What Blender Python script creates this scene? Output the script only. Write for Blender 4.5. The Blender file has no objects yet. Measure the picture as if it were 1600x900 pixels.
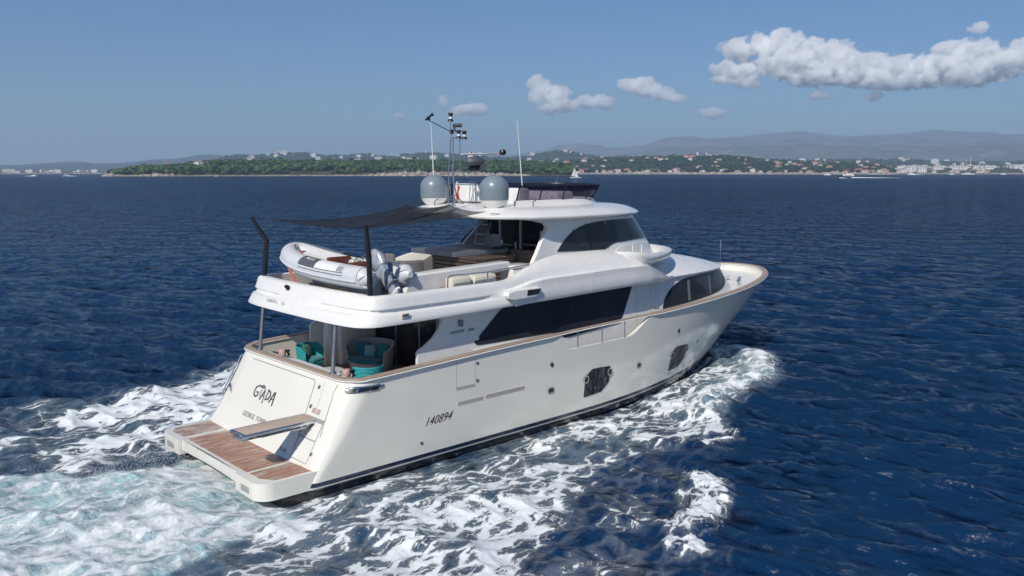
import bpy, bmesh, math, random
import numpy as np
from mathutils import Vector, Matrix
R = math.radians
sc = bpy.context.scene
# ------------------------------------------------------------------ camera
CAM = (-8.773, -21.23, 8.024); YAW = 46.532; F = 1300.0; PITCH = math.degrees(math.atan(182 / F))
cd = bpy.data.cameras.new('camera'); cam = bpy.data.objects.new('camera', cd)
sc.collection.objects.link(cam); sc.camera = cam
cam.location = CAM; cam.rotation_euler = (R(90 - PITCH), 0, R(YAW - 90))
cd.sensor_width = 36; cd.lens = 36 * F / 1600; cd.clip_start = 0.1; cd.clip_end = 60000
# ------------------------------------------------------------------ sky, sun, exposure
SUN_AZ, SUN_EL = 203.0, 39.0
w = bpy.data.worlds.new('World'); sc.world = w; w.use_nodes = True
nt = w.node_tree; bg = nt.nodes['Background']
sky = nt.nodes.new('ShaderNodeTexSky'); sky.sky_type = 'NISHITA'; sky.sun_disc = False
sky.sun_elevation = R(SUN_EL); sky.sun_rotation = R(90 - SUN_AZ)
sky.altitude = 0; sky.air_density = 1.15; sky.dust_density = 0.15; sky.ozone_density = 2.6
tn = nt.nodes.new('ShaderNodeMix'); tn.data_type = 'RGBA'; tn.blend_type = 'MULTIPLY'; tn.inputs[0].default_value = 1; tn.inputs[7].default_value = (0.46, 0.69, 1.0, 1)
nt.links.new(sky.outputs[0], tn.inputs[6]); nt.links.new(tn.outputs[2], bg.inputs[0]); bg.inputs[1].default_value = 0.058
sl = bpy.data.lights.new('sun', 'SUN'); sl.energy = 3.45; sl.angle = R(0.53); sl.color = (1.0, 0.945, 0.86)
so = bpy.data.objects.new('sun', sl); sc.collection.objects.link(so)
sd = Vector((math.cos(R(SUN_AZ)) * math.cos(R(SUN_EL)), math.sin(R(SUN_AZ)) * math.cos(R(SUN_EL)), math.sin(R(SUN_EL))))
so.rotation_euler = sd.to_track_quat('Z', 'Y').to_euler(); so.location = (-30, 10, 40)
sc.view_settings.view_transform = 'Standard'; sc.view_settings.look = 'None'
sc.view_settings.gamma = 1; sc.view_settings.exposure = 0.37
sc.render.engine = 'CYCLES'
cy = sc.cycles
cy.use_denoising = True; cy.max_bounces = 24; cy.diffuse_bounces = 3; cy.glossy_bounces = 3
cy.transmission_bounces = 6; cy.transparent_max_bounces = 12; cy.volume_bounces = 24
cy.caustics_reflective = False; cy.caustics_refractive = False
cy.sample_clamp_indirect = 6
cy.use_adaptive_sampling = True; cy.adaptive_threshold = 0.015
# ------------------------------------------------------------------ helpers
COL = sc.collection
def tag(o, label=None, cat=None, group=None, kind=None):
    if label: o['label'] = label
    if cat: o['category'] = cat
    if group: o['group'] = group
    if kind: o['kind'] = kind
    return o
def empty(name, loc=(0, 0, 0), rz=0.0, label=None, cat=None, group=None):
    o = bpy.data.objects.new(name, None); COL.objects.link(o); o.location = loc; o.rotation_euler[2] = rz
    o.empty_display_size = 0.2
    return tag(o, label, cat, group)
def copy_tree(o, parent=None):
    c = o.copy(); COL.objects.link(c)
    if parent: c.parent = parent
    for ch in list(o.children): copy_tree(ch, c)
    return c
class MB:
    def __init__(s): s.v = []; s.f = []; s.m = []
    def add(s, V, Fc, m=0):
        b = len(s.v); s.v.extend([tuple(map(float, p)) for p in V]); s.f.extend([tuple(i + b for i in f) for f in Fc]); s.m.extend([m] * len(Fc)); return s
    def grid(s, P, cu=False, cv=False, m=0):
        P = np.asarray(P, float); a, b = P.shape[:2]; V = P.reshape(-1, 3); Fc = []
        for i in range(a if cu else a - 1):
            for j in range(b if cv else b - 1):
                i2 = (i + 1) % a; j2 = (j + 1) % b
                Fc.append((i * b + j, i * b + j2, i2 * b + j2, i2 * b + j))
        return s.add(V, Fc, m)
    def box(s, c, d, rz=0.0, m=0, rot=None):
        x, y, z = [q / 2 for q in d]
        V = [Vector((a * x, b * y, e * z)) for a in (-1, 1) for b in (-1, 1) for e in (-1, 1)]
        M = rot if rot is not None else Matrix.Rotation(rz, 3, 'Z')
        V = [M @ p + Vector(c) for p in V]
        return s.add(V, [(0, 1, 3, 2), (4, 6, 7, 5), (0, 4, 5, 1), (2, 3, 7, 6), (0, 2, 6, 4), (1, 5, 7, 3)], m)
    def tube(s, path, r, n=8, m=0, cap=True, closed=False):
        P = [Vector(p) for p in path]; k = len(P); rr = r if hasattr(r, '__len__') else [r] * k
        rings = []; up = None
        for i in range(k):
            if closed: t = P[(i + 1) % k] - P[i - 1]
            else: t = P[min(i + 1, k - 1)] - P[max(i - 1, 0)]
            t.normalize()
            if up is None:
                up = Vector((0, 0, 1)) if abs(t.z) < 0.9 else Vector((1, 0, 0))
            a = (up - t * up.dot(t)); 
            if a.length < 1e-5: a = t.orthogonal()
            a.normalize(); up = a; b = t.cross(a)
            rings.append([P[i] + (a * math.cos(2 * math.pi * j / n) + b * math.sin(2 * math.pi * j / n)) * rr[i] for j in range(n)])
        s.grid([[tuple(q) for q in rg] for rg in rings], cu=closed, cv=True, m=m)
        if cap and not closed:
            b0 = len(s.v) - k * n
            s.f.append(tuple(b0 + j for j in range(n))); s.m.append(m)
            s.f.append(tuple(b0 + (k - 1) * n + j for j in range(n))); s.m.append(m)
        return s
    def lathe(s, prof, c=(0, 0, 0), n=24, m=0, M=None, a0=0, a1=2 * math.pi):
        full = abs(a1 - a0 - 2 * math.pi) < 1e-6; na = n if full else n + 1
        P = [[(r * math.cos(a0 + (a1 - a0) * j / n), r * math.sin(a0 + (a1 - a0) * j / n), z) for j in range(na)] for r, z in prof]
        P = [[(M @ Vector(p) if M is not None else Vector(p)) + Vector(c) for p in row] for row in P]
        return s.grid([[tuple(q) for q in row] for row in P], cv=full, m=m)
    def prism(s, poly, fn, d0, d1, m=0):
        """poly: 2-D points; fn(a,b,d)->3-D; closed solid between depths d0 and d1"""
        n = len(poly); V = [fn(a, b, d0) for a, b in poly] + [fn(a, b, d1) for a, b in poly]
        Fc = [tuple(range(n)), tuple(range(2 * n - 1, n - 1, -1))] + [(i, (i + 1) % n, n + (i + 1) % n, n + i) for i in range(n)]
        return s.add(V, Fc, m)
    def rbox(s, c, d, r=0.05, seg=3, rz=0.0, m=0, crown=0.0, rot=None):
        """rounded box (cushion like)"""
        bm = bmesh.new(); bmesh.ops.create_cube(bm, size=1.0)
        bmesh.ops.scale(bm, vec=d, verts=bm.verts)
        bmesh.ops.bevel(bm, geom=list(bm.edges), offset=min(r, min(d) * 0.49), segments=seg, profile=0.5, affect='EDGES')
        Mr = rot if rot is not None else Matrix.Rotation(rz, 3, 'Z')
        V = []
        for v in bm.verts:
            q = v.co.copy()
            V.append(Mr @ q + Vector(c))
        bm.verts.index_update(); Fc = [tuple(v.index for v in f.verts) for f in bm.faces]; bm.free()
        return s.add(V, Fc, m)
    def xf(s, M):
        s.v = [tuple(M @ Vector(p)) for p in s.v]; return s
def obj(name, mb, mat, parent=None, smooth=32, fix=True):
    me = bpy.data.meshes.new(name); me.from_pydata(mb.v, [], mb.f)
    for mt in (mat if isinstance(mat, (list, tuple)) else [mat]): me.materials.append(mt)
    me.polygons.foreach_set('material_index', mb.m)
    if fix:
        bm = bmesh.new(); bm.from_mesh(me); bmesh.ops.remove_doubles(bm, verts=bm.verts, dist=1e-5)
        bmesh.ops.recalc_face_normals(bm, faces=bm.faces); bm.to_mesh(me); bm.free()
    if smooth:
        me.polygons.foreach_set('use_smooth', [True] * len(me.polygons)); me.set_sharp_from_angle(angle=R(smooth))
    me.update(); o = bpy.data.objects.new(name, me); COL.objects.link(o)
    if parent: o.parent = parent
    return o
def lerp(a, b, t): return a + (b - a) * t
def sstep(a, b, x):
    t = np.clip((np.asarray(x, float) - a) / (b - a), 0, 1); return t * t * (3 - 2 * t)
def ip(x, xs, ys): return np.interp(x, xs, ys)
def spl(x, xs, ys):
    """smooth (monotone-ish Catmull) interpolation"""
    xs = np.asarray(xs, float); ys = np.asarray(ys, float); x = np.asarray(x, float)
    d = np.gradient(ys, xs); i = np.clip(np.searchsorted(xs, x) - 1, 0, len(xs) - 2)
    h = xs[i + 1] - xs[i]; t = np.clip((x - xs[i]) / h, 0, 1)
    return (2*t**3-3*t**2+1)*ys[i] + (t**3-2*t**2+t)*h*d[i] + (-2*t**3+3*t**2)*ys[i+1] + (t**3-t**2)*h*d[i+1]
# ------------------------------------------------------------------ materials
def N(nt, typ, **kw):
    n = nt.nodes.new('ShaderNode' + typ)
    for k, v in kw.items():
        if k.startswith('i_'):
            n.inputs[k[2:].replace('_', ' ')].default_value = v
        else: setattr(n, k, v)
    return n
def mat(name, col, rough=0.5, metal=0.0, coat=0.0, var=0.06, vscale=3.0, bump=0.0, bscale=40.0, spec=0.5, trans=0.0, ior=1.5, sheen=0.0):
    m = bpy.data.materials.new(name); m.use_nodes = True; nt = m.node_tree; b = nt.nodes['Principled BSDF']; L = nt.links.new
    b.inputs['Roughness'].default_value = rough; b.inputs['Metallic'].default_value = metal
    b.inputs['Coat Weight'].default_value = coat; b.inputs['Coat Roughness'].default_value = 0.06
    b.inputs['Specular IOR Level'].default_value = spec; b.inputs['IOR'].default_value = ior
    b.inputs['Transmission Weight'].default_value = trans; b.inputs['Sheen Weight'].default_value = sheen
    tc = N(nt, 'TexCoord')
    no = N(nt, 'TexNoise', i_Scale=vscale, i_Detail=5.0, i_Roughness=0.6); L(tc.outputs['Object'], no.inputs['Vector'])
    mr = N(nt, 'MapRange', i_From_Min=0.3, i_From_Max=0.7, i_To_Min=1 - var, i_To_Max=1 + var); L(no.outputs[0], mr.inputs[0])
    vm = N(nt, 'VectorMath', operation='SCALE'); vm.inputs[0].default_value = col[:3]; L(mr.outputs[0], vm.inputs['Scale'])
    L(vm.outputs[0], b.inputs['Base Color'])
    r2 = N(nt, 'MapRange', i_From_Min=0.3, i_From_Max=0.7, i_To_Min=max(0.02, rough * 0.85), i_To_Max=min(1, rough * 1.15)); L(no.outputs[0], r2.inputs[0]); L(r2.outputs[0], b.inputs['Roughness'])
    if bump:
        n2 = N(nt, 'TexNoise', i_Scale=bscale, i_Detail=3.0); L(tc.outputs['Object'], n2.inputs['Vector'])
        bp = N(nt, 'Bump', i_Strength=bump, i_Distance=0.01); L(n2.outputs[0], bp.inputs['Height']); L(bp.outputs[0], b.inputs['Normal'])
    return m
M = {}
M['gel'] = mat('white_gelcoat', (0.80, 0.79, 0.76), 0.28, coat=0.5, var=0.02, vscale=1.2)
M['cream_gel'] = mat('cream_gelcoat', (0.76, 0.735, 0.66), 0.25, coat=.5, var=.02, vscale=1.2)
M['letterg'] = mat('grey_lettering', (0.15, 0.17, 0.19), 0.4)
M['gel2'] = mat('deck_nonskid', (0.74, 0.73, 0.69), 0.6, var=0.04, vscale=2, bump=0.3, bscale=200)
M['cream'] = mat('cream_cushion', (0.66, 0.62, 0.52), 0.8, var=0.05, vscale=6, bump=0.3, bscale=30)
M['chrome'] = mat('stainless_steel', (0.62, 0.63, 0.64), 0.16, metal=1.0, var=0.05)
M['steel_dull'] = mat('brushed_steel', (0.42, 0.44, 0.47), 0.35, metal=0.9, var=0.08)
M['black'] = mat('black_metal', (0.012, 0.013, 0.016), 0.35, var=0.1)
M['rubber'] = mat('black_rubber', (0.02, 0.02, 0.02), 0.7)
M['glass'] = mat('dark_tinted_glass', (0.027, 0.031, 0.040), 0.05, var=0.3, vscale=0.5, spec=0.25)
M['glass2'] = mat('tinted_pane', (0.028, 0.034, 0.044), 0.06, var=0.3, vscale=1.5, spec=0.35)
M['seam'] = mat('seam_sealant', (0.10, 0.10, 0.10), 0.6)
M['seamg'] = mat('grey_seam', (0.32, 0.32, 0.31), 0.6)
M['greydome'] = mat('grey_radome', (0.20, 0.25, 0.285), 0.32, coat=0.3, var=0.02)
M['sail'] = mat('charcoal_awning_cloth', (0.014, 0.015, 0.018), 0.8, var=0.06, bump=0.2, bscale=60)
M['greycloth'] = mat('grey_cover_cloth', (0.44, 0.47, 0.50), 0.7, var=0.05, bump=0.2, bscale=50)
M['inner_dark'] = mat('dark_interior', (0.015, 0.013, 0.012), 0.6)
M['brown'] = mat('brown_leather', (0.13, 0.035, 0.02), 0.5, var=0.2, vscale=5)
M['hypalon'] = mat('light_grey_tube', (0.60, 0.62, 0.64), 0.45, var=0.03, vscale=2)
M['darkgrey'] = mat('dark_grey_patch', (0.09, 0.10, 0.115), 0.55)
M['grp'] = mat('grey_white_hull', (0.56, 0.56, 0.53), 0.35, coat=0.2, var=0.05)
M['red'] = mat('red_cloth', (0.55, 0.03, 0.03), 0.7)
M['strap'] = mat('red_brown_strap', (0.42, 0.13, 0.09), 0.7, var=0.3, vscale=20)
M['pale'] = mat('white_paint', (0.78, 0.78, 0.76), 0.4)
M['greenc'] = mat('dark_green_cover', (0.012, 0.045, 0.045), 0.7)
M['letter'] = mat('dark_grey_lettering', (0.08, 0.09, 0.10), 0.4)
M['letter2'] = mat('faint_grey_lettering', (0.36, 0.38, 0.40), 0.4)
M['letterb'] = mat('brown_black_lettering', (0.05, 0.02, 0.02), 0.4)
M['tealcush'] = mat('teal_cushion', (0.008, 0.16, 0.20), 0.85, var=0.12, vscale=8, sheen=0.3)
M['greencush'] = mat('dark_green_cushion', (0.02, 0.12, 0.10), 0.85, var=0.12, vscale=8, sheen=0.3)
M['lightcush'] = mat('pale_blue_grey_cushion', (0.22, 0.38, 0.42), 0.85, var=0.1, vscale=8)
M['purple'] = mat('purple_tinted_glass', (0.10, 0.09, 0.16), 0.05, trans=0.0)
M['pink'] = mat('copper_cap', (0.72, 0.48, 0.42), 0.35, metal=0.2)
def part_clear(m, t):
    nt = m.node_tree; out = nt.nodes['Material Output']; b = nt.nodes['Principled BSDF']; tr = N(nt, 'BsdfTransparent'); mx = N(nt, 'MixShader'); mx.inputs[0].default_value = t
    nt.links.new(b.outputs[0], mx.inputs[1]); nt.links.new(tr.outputs[0], mx.inputs[2]); nt.links.new(mx.outputs[0], out.inputs[0])
part_clear(M['sail'], 0.45)   # awning cloth made part transparent to brighten the deck below
def woven(name, c1, c2, sc_=26.0):
    m = bpy.data.materials.new(name); m.use_nodes = True; nt = m.node_tree; b = nt.nodes['Principled BSDF']; L = nt.links.new
    b.inputs['Roughness'].default_value = 0.6
    tc = N(nt, 'TexCoord'); w1 = N(nt, 'TexWave', wave_type='BANDS', bands_direction='Z', i_Scale=sc_ * 0.32, i_Distortion=1.5); w1.inputs['Detail'].default_value = 1
    w2 = N(nt, 'TexVoronoi', i_Scale=sc_); L(tc.outputs['Object'], w1.inputs[0]); L(tc.outputs['Object'], w2.inputs['Vector'])
    mu = N(nt, 'Math', operation='MULTIPLY'); L(w1.outputs[1], mu.inputs[0]); L(w2.outputs['Distance'], mu.inputs[1])
    mx = N(nt, 'Mix', data_type='RGBA'); mx.inputs[6].default_value = (*c1, 1); mx.inputs[7].default_value = (*c2, 1)
    mr = N(nt, 'MapRange', i_From_Min=0.02, i_From_Max=0.4); L(mu.outputs[0], mr.inputs[0]); L(mr.outputs[0], mx.inputs[0]); L(mx.outputs[2], b.inputs['Base Color'])
    bp = N(nt, 'Bump', i_Strength=0.8, i_Distance=0.03); L(mu.outputs[0], bp.inputs['Height']); L(bp.outputs[0], b.inputs['Normal'])
    return m
M['wteal'] = woven('teal_wicker', (0.01, 0.22, 0.25), (0.03, 0.50, 0.54))
M['wgrey'] = woven('grey_wicker', (0.22, 0.22, 0.22), (0.62, 0.61, 0.59))
def teak(name, wet=0.5, red=1.0, axis='Y', pw=0.09, seams=True):
    m = bpy.data.materials.new(name); m.use_nodes = True; nt = m.node_tree; b = nt.nodes['Principled BSDF']; L = nt.links.new
    tc = N(nt, 'TexCoord'); mp = N(nt, 'Mapping'); L(tc.outputs['Object'], mp.inputs[0])
    # grain runs along x (planks laid fore and aft) or along y
    mp.inputs['Scale'].default_value = (1.2, 9, 4) if axis == 'Y' else (9, 1.2, 4)
    n1 = N(nt, 'TexNoise', i_Scale=2.2, i_Detail=7.0, i_Roughness=0.65); L(mp.outputs[0], n1.inputs['Vector'])
    n2 = N(nt, 'TexNoise', i_Scale=1.1, i_Detail=6.0, i_Roughness=0.7); L(mp.outputs[0], n2.inputs['Vector'])
    cr = N(nt, 'ValToRGB'); L(n1.outputs[0], cr.inputs[0]); e = cr.color_ramp.elements
    e[0].position = 0.3; e[0].color = (0.20 * red, 0.07, 0.035, 1); e[1].position = 0.66; e[1].color = (0.52, 0.31, 0.21, 1)
    dry = N(nt, 'Mix', data_type='RGBA'); dry.inputs[7].default_value = (0.50, 0.43, 0.36, 1); L(cr.outputs[0], dry.inputs[6])
    mr = N(nt, 'MapRange', i_From_Min=0.46 + 0.07 * wet, i_From_Max=0.52 + 0.10 * wet); L(n2.outputs[0], mr.inputs[0]); L(mr.outputs[0], dry.inputs[0])
    out = dry.outputs[2]
    if seams:
        sx = N(nt, 'SeparateXYZ'); L(tc.outputs['Object'], sx.inputs[0])
        a = N(nt, 'Math', operation='MULTIPLY'); a.inputs[1].default_value = 1 / pw; L(sx.outputs[1 if axis == 'Y' else 0], a.inputs[0])
        fr = N(nt, 'Math', operation='FRACT'); L(a.outputs[0], fr.inputs[0])
        lt = N(nt, 'Math', operation='LESS_THAN'); lt.inputs[1].default_value = 0.09; L(fr.outputs[0], lt.inputs[0])
        mx = N(nt, 'Mix', data_type='RGBA'); mx.inputs[7].default_value = (0.05, 0.035, 0.03, 1); L(out, mx.inputs[6])
        sm = N(nt, 'Math', operation='MULTIPLY'); sm.inputs[1].default_value = 0.75; L(lt.outputs[0], sm.inputs[0]); L(sm.outputs[0], mx.inputs[0]); out = mx.outputs[2]
    L(out, b.inputs['Base Color'])
    rr = N(nt, 'MapRange', i_From_Min=0.4, i_From_Max=0.65, i_To_Min=0.22, i_To_Max=0.75); L(n2.outputs[0], rr.inputs[0]); L(rr.outputs[0], b.inputs['Roughness'])
    return m
M['teakp'] = teak('wet_teak_platform', 0.9, 1.15)
M['teakd'] = teak('dry_teak_platform', 0.0, 0.9)
M['teak'] = teak('teak_deck', 0.0, 0.8)
M['teakcap'] = mat('sun_bleached_teak', (0.37, 0.285, 0.225), 0.55, var=0.16, vscale=9)
M['teakslat'] = mat('weathered_teak_slats', (0.37, 0.27, 0.20), 0.65, var=0.22, vscale=2.5)
# hull paint: cream topsides, blue boot stripe, white line, black antifouling
def hull_mat():
    m = bpy.data.materials.new('cream_hull_with_boot_stripe'); m.use_nodes = True; nt = m.node_tree; b = nt.nodes['Principled BSDF']; L = nt.links.new
    tc = N(nt, 'TexCoord'); sx = N(nt, 'SeparateXYZ'); L(tc.outputs['Object'], sx.inputs[0])
    # stripe rises a little towards the bow
    mr = N(nt, 'MapRange', i_From_Min=12.0, i_From_Max=24.0, i_To_Min=0.0, i_To_Max=-0.22); L(sx.outputs[0], mr.inputs[0])
    zz = N(nt, 'Math', operation='ADD'); L(sx.outputs[2], zz.inputs[0]); L(mr.outputs[0], zz.inputs[1])
    cr = N(nt, 'ValToRGB'); cr.color_ramp.interpolation = 'CONSTANT'
    nm = N(nt, 'MapRange', i_From_Min=-1.0, i_From_Max=1.0); L(zz.outputs[0], nm.inputs[0]); L(nm.outputs[0], cr.inputs[0])
    e = cr.color_ramp.elements; e[0].color = (0.012, 0.012, 0.014, 1); e[1].position = 0.526; e[1].color = (0.55, 0.55, 0.52, 1)
    q = e.new(0.548); q.color = (0.008, 0.018, 0.05, 1); q = e.new(0.605); q.color = (0.77, 0.745, 0.665, 1)
    n1 = N(nt, 'TexNoise', i_Scale=0.7, i_Detail=5.0); L(tc.outputs['Object'], n1.inputs['Vector'])
    v = N(nt, 'MapRange', i_From_Min=0.3, i_From_Max=0.7, i_To_Min=0.97, i_To_Max=1.03); L(n1.outputs[0], v.inputs[0])
    vm = N(nt, 'VectorMath', operation='SCALE'); L(cr.outputs[0], vm.inputs[0]); L(v.outputs[0], vm.inputs['Scale']); L(vm.outputs[0], b.inputs['Base Color'])
    b.inputs['Roughness'].default_value = 0.22; b.inputs['Coat Weight'].default_value = 0.6; b.inputs['Coat Roughness'].default_value = 0.05
    return m
M['hull'] = hull_mat()
def text_mb(txt, size, fn, thick=0.004, shear=0.0, res=3, spacing=1.0):
    """3-D lettering: fn(a, b, d) maps text plane coordinates and depth to the scene"""
    cu = bpy.data.curves.new('t', 'FONT'); cu.body = txt; cu.size = size; cu.shear = shear; cu.resolution_u = res; cu.space_character = spacing; cu.extrude = thick / 2
    o = bpy.data.objects.new('t', cu); COL.objects.link(o); dg = bpy.context.evaluated_depsgraph_get(); me = o.evaluated_get(dg).to_mesh()
    V = [fn(v.co.x, v.co.y, v.co.z) for v in me.vertices]; Fc = [tuple(p.vertices) for p in me.polygons]
    o.evaluated_get(dg).to_mesh_clear(); bpy.data.objects.remove(o); bpy.data.curves.remove(cu)
    return MB().add(V, Fc)
# ================================================================== SEA
rng = np.random.RandomState(7)
def vnoise(x, y, seed=0):
    """value noise on an integer lattice, 0..1"""
    xi = np.floor(x).astype(np.int64); yi = np.floor(y).astype(np.int64); fx = x - xi; fy = y - yi
    def h(a, b):
        n = (a * 374761393 + b * 668265263 + seed * 974634777) & 0xffffffff
        n = ((n ^ (n >> 13)) * 1274126177) & 0xffffffff
        return ((n ^ (n >> 16)) & 0xffff) / 65535.0
    ux = fx * fx * (3 - 2 * fx); uy = fy * fy * (3 - 2 * fy)
    return lerp(lerp(h(xi, yi), h(xi + 1, yi), ux), lerp(h(xi, yi + 1), h(xi + 1, yi + 1), ux), uy)
def fbm(x, y, o=4, seed=0, g=0.5):
    s = 0; a = 1; t = 0
    for i in range(o):
        s = s + a * vnoise(x * 2 ** i + 17.3 * i, y * 2 ** i - 9.1 * i, seed + i); t += a; a *= g
    return s / t
def polydist(X, Y, poly):
    """signed distance to a polygon, positive inside"""
    P = np.asarray(poly, float); n = len(P); d = np.full(X.shape, 1e9); ins = np.zeros(X.shape, bool)
    for i in range(n):
        a = P[i]; b = P[(i + 1) % n]; e = b - a
        t = np.clip(((X - a[0]) * e[0] + (Y - a[1]) * e[1]) / (e @ e), 0, 1)
        d = np.minimum(d, np.hypot(X - a[0] - t * e[0], Y - a[1] - t * e[1]))
        c = ((a[1] > Y) != (b[1] > Y)) & (X < (b[0] - a[0]) * (Y - a[1]) / (b[1] - a[1] + 1e-12) + a[0]); ins ^= c
    return np.where(ins, d, -d)
def linedist(X, Y, pts):
    P = np.asarray(pts, float); d = np.full(X.shape, 1e9)
    for a, b in zip(P[:-1], P[1:]):
        e = b - a; t = np.clip(((X - a[0]) * e[0] + (Y - a[1]) * e[1]) / (e @ e), 0, 1)
        d = np.minimum(d, np.hypot(X - a[0] - t * e[0], Y - a[1] - t * e[1]))
    return d
# grid that is finer near the viewer and reaches past the far coast
rs = [9.0]
while rs[-1] < 17500: rs.append(rs[-1] + max(0.06, 1.15e-4 * rs[-1] ** 2) if rs[-1] < 900 else rs[-1] * 1.12)
rs = np.array(rs)
an = np.concatenate([np.linspace(-200, 2, 60)[:-1], np.linspace(2, 92, 1400), np.linspace(92, 160, 20)[1:]])
RR, AA = np.meshgrid(rs, np.radians(an), indexing='ij')
SX = CAM[0] + RR * np.cos(AA); SY = CAM[1] + RR * np.sin(AA)
dr = np.gradient(rs)[:, None] * np.ones_like(AA); dt = RR * np.gradient(np.radians(an))[None, :]
step = np.maximum(np.minimum(dr, 6.0), dt * 0.7)
HZ = np.zeros_like(SX); DX = np.zeros_like(SX); DY = np.zeros_like(SX)
nearm = (RR < 900)
for i in range(72):
    lam = 0.30 * (8.5 / 0.30) ** (i / 71.0) * rng.uniform(0.93, 1.07)
    th = R(14 + rng.normal(0, 26)); k = 2 * math.pi / lam; ph = rng.uniform(0, 6.28)
    a = 0.0092 * lam * (1.0 if lam < 2.0 else (2.0 / lam) ** 1.05)
    # group structure: the amplitude of each train varies slowly over the surface
    amp = a * sstep(2.2, 4.5, lam / step)
    q = k * (SX * math.cos(th) + SY * math.sin(th)) + ph
    amp = amp * (0.55 + 0.9 * vnoise(SX / (lam * 4.2) + i * 3.7, SY / (lam * 4.2) - i * 5.1, i))
    HZ += amp * np.cos(q); s = np.sin(q) * amp * 0.75; DX -= s * math.cos(th); DY -= s * math.sin(th)
# ---- wake regions, in the yacht's own metres (bow towards +x, port towards +y)
wash = [(0.75, 2.2), (0.75, -3.0), (0.1, -3.9), (-1.3, -4.3), (-2.5, -4.8), (-7, -6.6), (-18, -9), (-40, -11), (-40, 7), (-18, 5.8), (-8, 4.4), (-4, 3.4), (-2.5, 1.95), (-1.5, 1.5), (-.2, 1.8)]
portw = [(1.0, 3.1), (8, 3.9), (14, 4.0), (11, 8), (5.5, 11.4), (3.2, 11.0), (1.9, 9.4), (.3, 9.9), (-1.5, 10.2), (-3, 8.9), (-12, 11), (-40, 17), (-40, 8), (-8, 5.0), (-4, 4.2), (-2.5, 2.8), (0, 2.9)]
stbdw = [(25.5, .3), (25.4, -1.2), (24.0, -3.1), (20.5, -5.1), (17.5, -5.5), (15.2, -6.1), (12.6, -8.0), (11.4, -7.3), (10.4, -6.5), (8.2, -7.2), (6.5, -7.5), (5.1, -8.3), (3.5, -9.3), (2.0, -10), (-3, -11.5), (-12, -15), (-40, -24), (-40, -10), (-7, -6), (-2.3, -4.8), (.4, -3.6), (1.7, -3.0), (8, -3.2), (14, -3.0), (18, -2.2), (22, -.8)]
crest = [(9.4, -8.9), (9.7, -9.5), (8.9, -10.4), (7.9, -11.0), (6.7, -11.5), (5.6, -11.7), (4.9, -11.3), (5.4, -10.7), (6.2, -10.3), (7.6, -9.9), (8.8, -9.2)]
blob = [(4.7, -9.8), (4.6, -10.3), (3.8, -10.4), (3.7, -9.9)]
blob2 = [(3.4, -8.5), (3.5, -9.2), (2.2, -9.8), (2.0, -9.3), (2.6, -8.6)]
wob = lambda s, sd: (fbm(SX / s, SY / s, 3, sd) - 0.5)
m = RR < 120
def reg(poly, soft, wobs=1.6, sd=3):
    o = np.zeros_like(SX); x, y = SX[m], SY[m]
    d = polydist(x + 1.2 * (fbm(x / wobs, y / wobs, 3, sd) - .5), y + 1.2 * (fbm(x / wobs + 50, y / wobs, 3, sd) - .5), poly); o[m] = sstep(-soft, soft, d); return o
A = reg(wash, 0.30, 1.2); B = reg(portw, 0.9, 2.5, 5); C = reg(stbdw, 0.55, 1.6, 8); D = reg(crest, 0.30, 0.7, 11); E2 = np.maximum(reg(blob, .3, .7, 12), reg(blob2, .3, .7, 13))
def ridge(pts, wd):
    o = np.zeros_like(SX); x, y = SX[m], SY[m]; wx = .8 * (fbm(x / 1.4, y / 1.4, 3, 21) - .5); o[m] = np.exp(-(linedist(x + wx, y + wx, pts) / wd) ** 2); return o
bowl = ridge([(24.6, -1.2), (23.2, -3.0), (20.6, -4.5), (17.6, -4.9), (15.2, -5.6)], 0.75)
bowin = ridge([(23.8, -.9), (21, -2.6), (17.5, -3.9), (13, -4.5), (9, -5.0)], 0.9)
bow2 = ridge([(17.0, -4.9), (14.6, -5.9), (12.9, -7.4)], 0.55)
side = ridge([(19.5, -2.9), (14, -4.1), (8, -4.5), (3, -5.0), (-2, -6.4), (-14, -10.5)], 1.0)
bigp = fbm(SX / 3.1, SY / 1.6, 4, 31); med = fbm(SX / 1.1, SY / 0.7, 4, 37)
dens = np.zeros_like(SX)
dens = np.maximum(dens, A * (.78 + .34 * sstep(.30, .62, bigp)))
dens = np.maximum(dens, B * (0.30 + 0.62 * sstep(.36, .62, bigp)))
bowz = reg([(25.2, -.4), (24.2, -3.0), (20.6, -5.0), (17.5, -5.5), (15.2, -6.1), (12.8, -7.9), (11.4, -7.3), (9.4, -6.2), (9.5, -4.2), (16, -3.2), (21, -1.4)], .5, 1.3, 15)
dens = np.maximum(dens, C * (0.30 + 0.46 * sstep(.38, .64, bigp))); dens = np.maximum(dens, bowz * (.44 + .34 * sstep(.38, .62, med)))
edgeC = reg([(12.9, -8.1), (11.9, -8.2), (9.9, -6.9), (8, -7.5), (6.4, -7.9), (4.9, -8.7), (3.2, -9.7), (2.2, -9.4), (4.8, -7.6), (8, -6.3), (10.6, -5.6), (12.6, -6.8)], .4, 1.3, 19)
dens = np.maximum(dens, edgeC * (.34 + .30 * sstep(.4, .6, med)))
dens = np.maximum(dens, np.clip(D * (0.62 + .36 * sstep(.4, .62, med)), 0, 1)); dens = np.maximum(dens, E2 * .55)
dens = np.maximum(dens, 0.98 * bowl); dens = np.maximum(dens, 0.70 * bowin * (0.6 + .6 * sstep(.4, .6, bigp))); dens = np.maximum(dens, 0.85 * bow2); dens = np.maximum(dens, 0.66 * side)
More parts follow.
